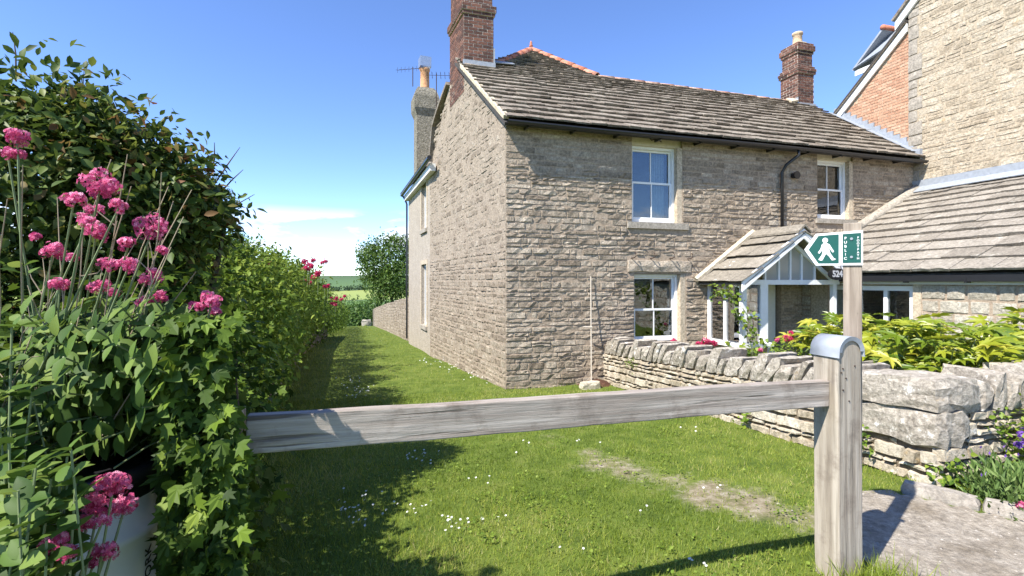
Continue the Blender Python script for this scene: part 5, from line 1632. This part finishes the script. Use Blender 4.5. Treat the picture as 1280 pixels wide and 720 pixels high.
tree('tree', 'pale green tree showing above the hedge at left', g_, [blob(262, 312, 30, 1.4, 1.4, 1.3), blob(288, 312, 30, 1.0, 1, .9), blob(240, 308, 30, 1.2, 1.2, 1.1), blob(225, 330, 29, 1.3, 1.2, 1.2), blob(295, 335, 30, .9, .9, .9)], 14000, .2, .14, 9, tcol=(.35, 1))
for i, (px, py, y, r, lb) in enumerate(((453, 398, 58, 1.3, 'small bushy tree at the bottom of the lane'), (440, 392, 95, 2.2, 'round tree in the field hedge past the lane end'), (466, 388, 80, 1.8, 'round tree nearest the far end of the stone wall'), (431, 396, 75, 1.5, 'dark bush at the end of the ivy hedge'))):
    g_ = at(px, py, y); base = Vector((g_.x, g_.y, gzf(g_.x, g_.y)))
    rz = max(r, (g_.z + r - base.z) / 2)
    tree('small_tree', lb, base, [(g_.x, g_.y, g_.z, r, r, r), (g_.x - r * .6, g_.y, g_.z - r * .5, r * .8, r * .8, r * .8), (g_.x + r * .6, g_.y, g_.z - r * .6, r * .8, r * .8, r * .8)], 1800, .012 * y * .5, .1, 20 + i, group='small trees past the lane')
# far woodland belts
wd_ = []
for q, n, spread_, s in ((930, 900, 22, 6), (772, 120, 4, 2.6)):
    x = rs.uniform(-900, 500, n); qq = q + rs.normal(size=n) * spread_ + 25 * np.sin(x / 60)
    y = (qq + math.sin(LD) * x) / math.cos(LD)
    z = gz(x, y)
    m = 14
    P = np.repeat(np.stack([x, y, z + s * .45], 1), m, 0) + rs.normal(size=(n * m, 3)) * s * .38
    V, F, k = scatter('kite', P, rs.normal(size=(n * m, 3)), rs.normal(size=(n * m, 3)) + np.array([0, -.5, .8]), s * .55, 1.6)
    wd_.append((V, F, np.repeat(np.repeat(rs.rand(n), m), k)))
wood = foliage('far_woodland', None, M['farleaf'], *wd_)
tag(wood, 'dark belts of distant woodland along the foot of the hill', 'woodland', kind='stuff')

# gate post and stone at the bottom of the lane
g_ = at(467.5, 404, 43.5); g_.z = gzf(g_.x, g_.y)
o = mk('gate_post', *Fr(g_, U2, Z).box(-.09, .09, -.2, 1.45, -.09, .09), M['signpost'], None, False, .5); bevel(o, .02); tag(o, 'slim wooden gate post where the lane wall ends', 'post')
g_ = at(458, 405, 44); g_.z = gzf(g_.x, g_.y)
o = mk('marker_stone', *boulder(Fr(g_, U2, Z), -.4, .4, -.1, .55, -.25, .25, 0, .05), M['cope'], None, False, .9); tag(o, 'pale block of stone at the bottom of the lane', 'stone')

# red valerian far along the hedge
for i, (px, py, y, lb) in enumerate(((398, 352, 13, 'crimson flower sprigs on the hedge top farthest right of the three'), (372, 335, 10.5, 'crimson flower sprigs on the middle of the hedge top'), (285, 335, 8.0, 'crimson flower sprigs on the near end of the hedge top'), (412, 375, 17, 'crimson flowers low on the far end of the hedge'))):
    c = at(px, py, y)
    th = thing('hedge_valerian', lb, 'flowers', (c.x, c.y, c.z - .4))
    for j in range(7):
        p = c + Vector((random.uniform(-.25, .35), random.uniform(-.5, .8), random.uniform(-.18, .2)))
        flower_head('flower_head', th, p, random.uniform(.05, .09), M['redpink'], fl=.02)
        mk('stem', *tube([p - Z * .45, p], .006, 5), M['gstem'], th)

# ------------------------------------------------------------------ plants in the front garden
def palmate():
    V = [(0, .05, 0)]; F = []
    angs = [-118, -80, -42, 0, 42, 80, 118]; lens = [.52, .74, .92, 1.0, .92, .74, .52]
    pts = []
    for i, (a, L) in enumerate(zip(angs, lens)):
        a = R(a)
        def pol(r, an, z_): return (math.sin(an) * r, .05 + math.cos(an) * r, z_)
        if i == 0: pts.append(pol(.22, a - R(22), -.02))
        pts += [pol(L * .62, a - R(11), .05), pol(L, a, -.10 * L), pol(L * .62, a + R(11), .05)]
        if i < 6: pts.append(pol(.34, a + R(19), .0))
        else: pts.append(pol(.22, a + R(22), -.02))
    V += pts
    F = [(0, i + 1, i) for i in range(1, len(pts))]
    return np.array(V, float), np.array(F, int)
TM['palm'] = palmate()
def big_leaf_plant(label, base, c, rad, n, size, top_bias=.5):
    th = thing('palmate_shrub', label, 'shrub', base)
    base = Vector(base)
    P, D, N, S = [], [], [], []
    for i in range(n):
        d = Vector(rnd(1)[0]); d.z = abs(d.z) * 1.0 - .25
        if d.y > .5 and random.random() < .5: d.y = -d.y
        d.normalize()
        rr = random.uniform(.35, 1.0)
        p = Vector(c) + Vector((d.x * rad[0], d.y * rad[1], d.z * rad[2])) * rr
        out = Vector((d.x, d.y, 0)) + Vector((-.15, -.25, 0))
        if out.length < .1: out = Vector((0, -1, 0))
        out.normalize()
        P.append(p); D.append(out * .8 + Vector((random.uniform(-.3, .3), random.uniform(-.3, .3), random.uniform(-.45, .3)))); N.append(Vector((-.25, -.35, .95)) + Vector((random.uniform(-.35, .35), random.uniform(-.35, .35), 0))); S.append(size * random.uniform(.6, 1.2))
        if i % 4 == 0:
            q = base + Vector((random.uniform(-.12, .12), random.uniform(-.12, .12), 0))
            mk('stalk', *tube([q, q.lerp(p, .55) + Z * .1, p], [.009, .007, .004], 5), M['gstem'], th)
    P = np.array([tuple(v) for v in P]); D = np.array([tuple(v) for v in D]); N = np.array([tuple(v) for v in N])
    leaf_parts('leaf', th, 'palm', P, D, N, np.array(S), M['fatsia'], np.clip(rs.beta(2.5, 2, n), 0, 1), 300)
big_leaf_plant('yellow-green palmate shrub behind the corner of the garden wall', (4.25, 5.0, gzf(4.25, 5)), (4.25, 4.95, -.86), (.75, .55, .55), 290, .19)
big_leaf_plant('yellow-green palmate shrub at the right edge above the return wall', (5.5, 5.2, gzf(5.5, 5.2)), (5.5, 5.15, -.82), (.85, .6, .52), 290, .20)
big_leaf_plant('yellow-green palmate shrub in front of the lean-to window', (4.55, 6.6, gzf(4.55, 6.6)), (4.6, 6.5, -.80), (.95, .7, .42), 230, .19)

def shrub(name, label, cat, base, blobs, n, leaf, mat, seed, flowers=(), fmat='redpink', kind='leaf', fl=.012):
    th = thing(name, label, cat, base)
    foliage('foliage', th, M[mat], crown(blobs, n, kind, leaf, seed, (.4, 1.05), .1, .15, (.1, .95)))
    for j in range(4):
        b = blobs[j % len(blobs)]
        mk('stem', *tube([Vector(base) + Vector((random.uniform(-.04, .04), random.uniform(-.04, .04), 0)), Vector(b[:3])], [.008, .003], 5), M['gstem'], th)
    for p, r in flowers: flower_head('flower_head', th, p, r, M[fmat], fl=fl)
    return th
c = at(992, 441, 6.6); shrub('lime_shrub', 'small lime green shrub tucked behind the wall beside the timber post', 'shrub', (c.x, c.y, gzf(c.x, c.y)), [(c.x, c.y, c.z - .12, .32, .3, .30), (c.x - .1, c.y, c.z - .45, .3, .3, .4)], 2600, .035, 'lime', 31, [(at(985, 423, 6.75), .07), (at(990, 417, 6.75), .05)])
c = at(882, 430, 8.3); shrub('crimson_flowers', 'crimson flowers showing over the wall below the porch sill', 'flowers', (c.x, c.y, gzf(c.x, c.y)), [(c.x, c.y, c.z - .3, .22, .2, .28)], 500, .05, 'valerian', 32, [(at(876, 430, 8.3), .08), (at(884, 427, 8.25), .09), (at(892, 430, 8.3), .07), (at(880, 434, 8.2), .07)])
c = at(844, 425, 8.9); shrub('crimson_flowers', 'small crimson flower beside the lower window', 'flowers', (c.x, c.y, gzf(c.x, c.y)), [(c.x, c.y, c.z - .4, .15, .15, .3)], 300, .05, 'valerian', 33, [(at(843, 426, 8.9), .07), (at(841, 431, 8.9), .05)])
rose = thing('climbing_rose', 'leafy rose climbing beside the porch windows', 'rose', H(4.5, -1.35, -1.95))
rb_ = H(4.6, -1.3, -1.95)
rp_, rd_ = [], []
for (pxs) in ([(940, 440), (935, 415), (922, 395), (915, 372), (905, 362), (890, 372)], [(940, 440), (945, 420), (938, 400), (928, 385)], [(940, 440), (965, 432), (975, 425)], [(940, 440), (915, 440), (905, 432)], [(920, 380), (908, 366), (895, 358)]):
    pth = [at(px, py, 9.15 - .0008 * (px - 900)) for px, py in pxs]
    if pxs[0] == (940, 440): pth = [rb_] + pth
    mk('cane', *tube(pth, .008, 5), M['gstem'], rose)
    for i in range(len(pth) - 1):
        for k in range(16):
            p = pth[i].lerp(pth[i + 1], random.random()); rp_.append(tuple(p + Vector((random.gauss(0, .07), random.gauss(0, .06), random.gauss(0, .06)))))
n = len(rp_)
V, F, k = scatter('leaf', np.array(rp_), rs.normal(size=(n, 3)) + np.array([0, 0, .2]), np.array([-.2, -.5, .8]) + rs.normal(size=(n, 3)) * .4, rs.uniform(.06, .11, n), 1.4)
mk_np('foliage', V, F, M['lime'], rose, np.repeat(rs.uniform(.1, .9, n), k))
for px, py in ((1012 - 40, 425), (915, 455), (950, 438)): flower_head('rose_bloom', rose, at(px, py, 9.0), .05, M['pink'], fl=.02)

# lavender and border flowers beside the path
lav = thing('lavender', 'bushy grey-green lavender beside the kerb', 'lavender', (3.72, 3.55, gzf(3.72, 3.55)))
n = 5200
bp_ = np.array([3.70, 3.55, gzf(3.7, 3.55)]) + rs.normal(size=(n, 3)) * np.array([.13, .13, .0])
d = unit(np.stack([rs.normal(size=n) * .55, rs.normal(size=n) * .5, rs.uniform(.5, 1.3, n)], 1))
L_ = rs.uniform(.12, .36, n)
st = bp_ + d * (L_ * rs.uniform(.1, .75, n))[:, None]
V, F, k = scatter('kite', st, d + rs.normal(size=(n, 3)) * .25, np.array([-.4, -.6, .6]) + rs.normal(size=(n, 3)) * .5, rs.uniform(.04, .09, n), .42)
mk_np('foliage', V, F, M['lavender'], lav, np.repeat(rs.rand(n), k))
tipsP = np.array([3.70, 3.55, gzf(3.7, 3.55)]) + unit(np.stack([rs.normal(size=22) * .5, rs.normal(size=22) * .5, rs.uniform(.6, 1.2, 22)], 1)) * rs.uniform(.33, .42, (22, 1))
V, F, k = scatter('kite', tipsP, np.array([0, 0, 1]) + rs.normal(size=(22, 3)) * .3, rs.normal(size=(22, 3)), .03, .8)
mk_np('flower_spikes', V, F, M['purple'], lav, np.repeat(rs.rand(22), k))['kind'] = 'stuff'
c = Vector((4.28, 3.95, gzf(4.28, 3.95)))
shrub('border_plant', 'leafy border plant with purple flowers against the return wall', 'plant', c, [(c.x, c.y, c.z + .30, .28, .2, .32), (c.x + .25, c.y - .05, c.z + .45, .25, .2, .45)], 1700, .06, 'lime', 36, [(at(1278, 540, 3.95), .05), (at(1276, 556, 3.9), .04), (at(1282, 548, 3.9), .05)], 'purple')
c = at(1277, 632, 3.3); shrub('border_plant', 'single pink flower at the right edge by the kerb', 'plant', (c.x + .05, c.y, gzf(c.x, c.y)), [(c.x + .1, c.y, c.z - .1, .12, .1, .12)], 160, .05, 'valerian', 37, [(c, .025)], 'pink')

def tuft_plant(label, p, n, size, spread_=.06):
    th = thing('wall_fern', label, 'fern', p)
    P = np.array(p) + rs.normal(size=(n, 3)) * spread_
    D = rs.normal(size=(n, 3)) + np.array([-.6, -.6, -.1])
    V, F, k = scatter('leaf', P, D, np.array([-.5, -.4, .8]) + rs.normal(size=(n, 3)) * .4, rs.uniform(.6, 1.2, n) * size, 1.2)
    o = mk_np('fronds', V, F, M['lime'], th, np.repeat(rs.uniform(0, .8, n), k))
    mk('root', *tube([Vector(p), Vector(p) + fr1.N * -.08], .006, 5), M['twig'], th)
def on_wall(f, b): return fr1.p(L1 * f, b, .035)
tuft_plant('little fern rooted low in the wall left of the timber post', on_wall(.66, .22), 24, .07, .05)
tuft_plant('small fern low in the wall, seen under the rail', on_wall(.55, .30), 16, .06, .04)
tuft_plant('trailing green plant low in the wall right of the timber post', on_wall(.90, .33), 60, .05, .07)
tuft_plant('tiny green plant high in the wall beside the sign post', on_wall(.86, .52), 18, .05, .04)
tuft_plant('ivy sprig at the foot of the wall corner', fr2.p(.03, .22, .05), 60, .06, .07)
tuft_plant('small plant growing from the face of the return wall', fr2.p(.62, .52, .05), 46, .05, .06)
tuft_plant('moss cushion under the coping near the cottage', on_wall(.20, .60), 70, .035, .05)

# bamboo stake with a cross piece, soil heap and stone by the cottage
stk = thing('garden_stake', 'thin pale stake with a short cross piece leaning on the cottage wall', 'stake', H(1.62, -.28, gzf(1.6, 9.4)))
s0 = H(1.60, -.30, gzf(1.6, 9.4) - .05); s1 = H(1.70, -.06, .10)
mk('stake', *tube([s0, s0.lerp(s1, .5), s1], [.013, .012, .010], 6), M['stake'], stk)
m0 = s0.lerp(s1, .545)
mk('cross_piece', *tube([m0 + Vector((-.15, -.02, 0)), m0 + Vector((.02, -.01, -.01))], .013, 6), M['stake'], stk)
sh = H(1.72, -.28, 0); shz = gzf(sh.x, sh.y)
V, F = [], []
for j in range(5):
    for i in range(14):
        a = 2 * math.pi * i / 14; r = (1 - j / 5) * (.36 + .06 * math.sin(i * 2.3))
        V.append((sh.x + r * math.cos(a), sh.y + r * math.sin(a) * .8, shz - .03 + .14 * (1 - (1 - j / 5) ** 2) + random.uniform(-.012, .012)))
V.append((sh.x, sh.y, shz + .13))
for j in range(4):
    for i in range(14): F.append((j * 14 + i, j * 14 + (i + 1) % 14, j * 14 + 14 + (i + 1) % 14, j * 14 + 14 + i))
F += [(56 + i, 56 + (i + 1) % 14, 70) for i in range(14)]
o = mk('soil_heap', V, F, M['soil'], None, True, .5); tag(o, 'small heap of red-brown soil at the foot of the cottage', 'soil')
q = H(1.45, -.55, 0)
o = mk('loose_stone', *boulder(Fr((q.x, q.y, gzf(q.x, q.y)), U2, Z), -.19, .19, -.03, .13, -.1, .1, .0, .015), M['dry'], None, False, .8); tag(o, 'pale flat stone lying in front of the soil heap', 'stone')

# kerb beside the path
kerb = thing('kerb', 'row of worn kerb stones edging the concrete path', 'kerb', (3.5, 3.2, gzf(3.5, 3.2)))
k0 = Vector((2.98, 3.80, 0)); k1 = Vector((4.35, 2.38, 0)); kd = (k1 - k0); kl = kd.length; kd.normalize()
a = 0
while a < kl - .1:
    w_ = random.uniform(.32, .52)
    p = k0 + kd * a
    f_ = Fr((p.x, p.y, gzf(p.x, p.y)), kd, Z)
    mk('kerb_stone', *boulder(f_, .004, w_ - .004, -.08, .085 + random.uniform(-.01, .01), -.06, .06, 0, .006, 3, .12), M['kerb'], kerb, False, random.random())
    a += w_

# ------------------------------------------------------------------ grass, daisies
def lane_ok(x, y):
    okm = np.ones(x.shape, bool)
    s = (x - C0.x) * U2.x + (y - C0.y) * U2.y; t = (x - C0.x) * V2.x + (y - C0.y) * V2.y
    okm &= ~((t > -.02) & (s > -.107 * np.clip(t, 0, 6) - .0 - np.clip(t - 6, 0, 99) * .06))       # the cottage and beyond
    f = (x - G0.x) * (G1.y - G0.y) - (y - G0.y) * (G1.x - G0.x)                                 # inside the front garden
    okm &= ~((f < .02) & (y > 3.9) & (y < 9.8))
    e = (x - G1.x) * U2.y - (y - G1.y) * U2.x
    okm &= ~((x > G1.x - .05) & (e < .05))
    okm &= ~(in_poly(x, y, PATHS))
    hx = np.interp(y, [p[1] for p in HL], [p[0] for p in HL])
    okm &= x > hx - .35 - (y < 4) * 2.5
    lx_ = np.interp(y, [19.2, 42], [a_.x, b_.x])
    okm &= ~((y > 18.6) & (x > lx_ - .05))
    return okm
def blades(n, r0, r1, hgt, wid, seed):
    ang = rs.uniform(R(-52), R(52), n)
    r = r0 * (r1 / r0) ** rs.rand(n)
    x = r * np.sin(ang); y = r * np.cos(ang)
    k = lane_ok(x, y)
    dn = dirt(x, y)
    k &= rs.rand(n) > dn * 1.05 + .35 * (dn > .15) * wob(x * 5, y * 5)
    x, y, r, dn = x[k], y[k], r[k], dn[k]; n = len(x)
    z = gz(x, y)
    patchy = wob(x * .8, y * .8)
    tall = .62 + .95 * np.clip(wob(x * 1.7 + 3, y * 1.7), 0, 1) * rs.rand(n) + .5 * (rs.rand(n) < .03)
    hx = np.interp(y, [p[1] for p in HL], [p[0] for p in HL])
    tall *= 1 + 1.2 * np.exp(-np.abs(x - hx) * 1.6)
    s = (x - C0.x) * U2.x + (y - C0.y) * U2.y; t = (x - C0.x) * V2.x + (y - C0.y) * V2.y
    tall *= 1 + 1.0 * np.exp(-np.abs(t) * 7) * (s > 0)
    tall *= 1 - .5 * dn
    h = hgt * rs.uniform(.5, 1.25, n) * tall * (1 + .015 * r)
    D = unit(np.stack([rs.normal(size=n) * .42, rs.normal(size=n) * .42, np.ones(n)], 1))
    N = rs.normal(size=(n, 3)); N[:, 2] *= .2
    wd = wid * (1 + .30 * r) / h
    V, F, kk = scatter('blade', np.stack([x, y, z - .005], 1), D, N, h, wd)
    big = wob(x * .33 + 2, y * .33)
    t = np.clip(.50 + .20 * patchy + .42 * big + rs.normal(size=n) * .17 + .35 * dn + (rs.rand(n) < .06) * .35, 0, 1)
    return V, F, np.repeat(t, kk)
gr = foliage('grass', None, M['grass'], blades(230000, 1.6, 9, .058, .0021, 1), blades(120000, 7, 46, .07, .0019, 2))
tag(gr, 'short sunlit green grass of the lane', 'grass', kind='stuff')
# clover, plantain and other broad-leaved weeds through the turf
n = 5200
ang = rs.uniform(R(-50), R(50), n); rr_ = 1.9 * (14 / 1.9) ** rs.rand(n)
wx, wy = rr_ * np.sin(ang), rr_ * np.cos(ang)
kk_ = lane_ok(wx, wy) & (wob(wx * 1.1 + 5, wy * 1.1) + rs.normal(size=n) * .25 > .12)
wx, wy = wx[kk_], wy[kk_]; n = len(wx)
P = np.repeat(np.stack([wx, wy, gz(wx, wy) + .02], 1), 6, 0) + rs.normal(size=(n * 6, 3)) * np.array([.03, .03, .012])
V, F, k = scatter('leaf', P, np.stack([rs.normal(size=n * 6), rs.normal(size=n * 6), rs.uniform(.1, .7, n * 6)], 1), np.array([0, 0, 1]) + rs.normal(size=(n * 6, 3)) * .3, rs.uniform(.010, .026, n * 6), 1.6)
wds = mk_np('lawn_weeds', V, F, M['ivy'], None, np.repeat(rs.uniform(.45, 1, n * 6), k))
tag(wds, 'low clover and weeds growing through the lane turf', 'weeds', kind='stuff')
# long grass at the foot of the post
n = 900
c = np.where(rs.rand(n, 1) < .7, np.array([[1.88, 2.50]]), np.array([[1.70, 2.45]])) + rs.normal(size=(n, 2)) * np.array([.10, .07])
P = np.stack([c[:, 0], c[:, 1], gz(c[:, 0], c[:, 1])], 1)
V, F, k = scatter('blade', P, np.stack([rs.normal(size=n) * .45, rs.normal(size=n) * .45, np.ones(n)], 1), rs.normal(size=(n, 3)), rs.uniform(.06, .2, n), .045)
tuft = mk_np('long_grass', V, F, M['grass'], None, np.repeat(rs.uniform(.2, .75, n), k))
tag(tuft, 'long grass tuft growing round the foot of the timber post', 'grass', kind='stuff')
n = 420
gx_ = rs.uniform(1.9, 4.2, n); gy_ = rs.uniform(2.2, 3.95, n)
k_ok = in_poly(gx_, gy_, PATHS) | (dirt(gx_, gy_) > .45)
gx_, gy_ = gx_[k_ok], gy_[k_ok]
gm_ = MB()
for x, y in zip(gx_, gy_):
    q = random.uniform(.004, .013)
    zz = gzf(x, y) + .010
    O8 = [(x + q * math.cos(a) * random.uniform(.7, 1.2), y + q * math.sin(a) * random.uniform(.7, 1.2), zz) for a in (0, 1.2, 2.5, 3.8, 5.1)]
    gm_.add(O8 + [(x, y, zz + q * .8)], [(i, (i + 1) % 5, 5) for i in range(5)], random.random())
gv = gm_.build('gravel', M['kerb'], None); tag(gv, 'loose grit lying on the worn path', 'gravel', kind='stuff')
# daisies
dl_ = [(440, 640, 14), (455, 622, 8), (448, 655, 8), (575, 657, 14), (520, 575, 10), (600, 602, 4), (668, 562, 3), (872, 708, 5), (742, 556, 3), (870, 540, 3), (450, 492, 22), (440, 482, 16), (565, 462, 14), (600, 470, 12), (545, 455, 10), (620, 655, 3), (530, 573, 6), (700, 690, 2), (800, 640, 2), (890, 615, 3), (540, 640, 4), (495, 640, 6), (1100, 700, 0)]
dp = []
for px, py, m in dl_:
    for i in range(m):
        X, Y = px + random.gauss(0, 12), py + random.gauss(0, 4.5)
        y = 620 * 1.7 / max(20, Y - HZ)
        for it in range(4):
            x = (X - 640) / FPX * y; y = FPX * -gzf(x, y) / max(20, Y - HZ)
        dp.append(((X - 640) / FPX * y, y))
dp = np.array(dp); n = len(dp)
P = np.stack([dp[:, 0], dp[:, 1], gz(dp[:, 0], dp[:, 1]) + .026 + .003 * dp[:, 1]], 1)
V, F, k = scatter('star', P, np.cross(np.array([[-.2, -.3, 1]]) + rs.normal(size=(n, 3)) * .2, rnd(n)), np.array([[-.2, -.35, 1]]) + rs.normal(size=(n, 3)) * .2, .0055 + .0012 * dp[:, 1], 1.0)
Vs = [(V, F, np.repeat(rs.rand(n), k))]
V, F, k = scatter('blade', P - np.array([0, 0, .04]), np.array([[0, 0, 1]]) + rs.normal(size=(n, 3)) * .05, rs.normal(size=(n, 3)), .038, .03)
Vs.append((V, F, np.repeat(np.zeros(n), k)))
ds = foliage('daisies', None, M['daisy'], *Vs)
tag(ds, 'white daisies scattered through the lane grass', 'daisies', kind='stuff')
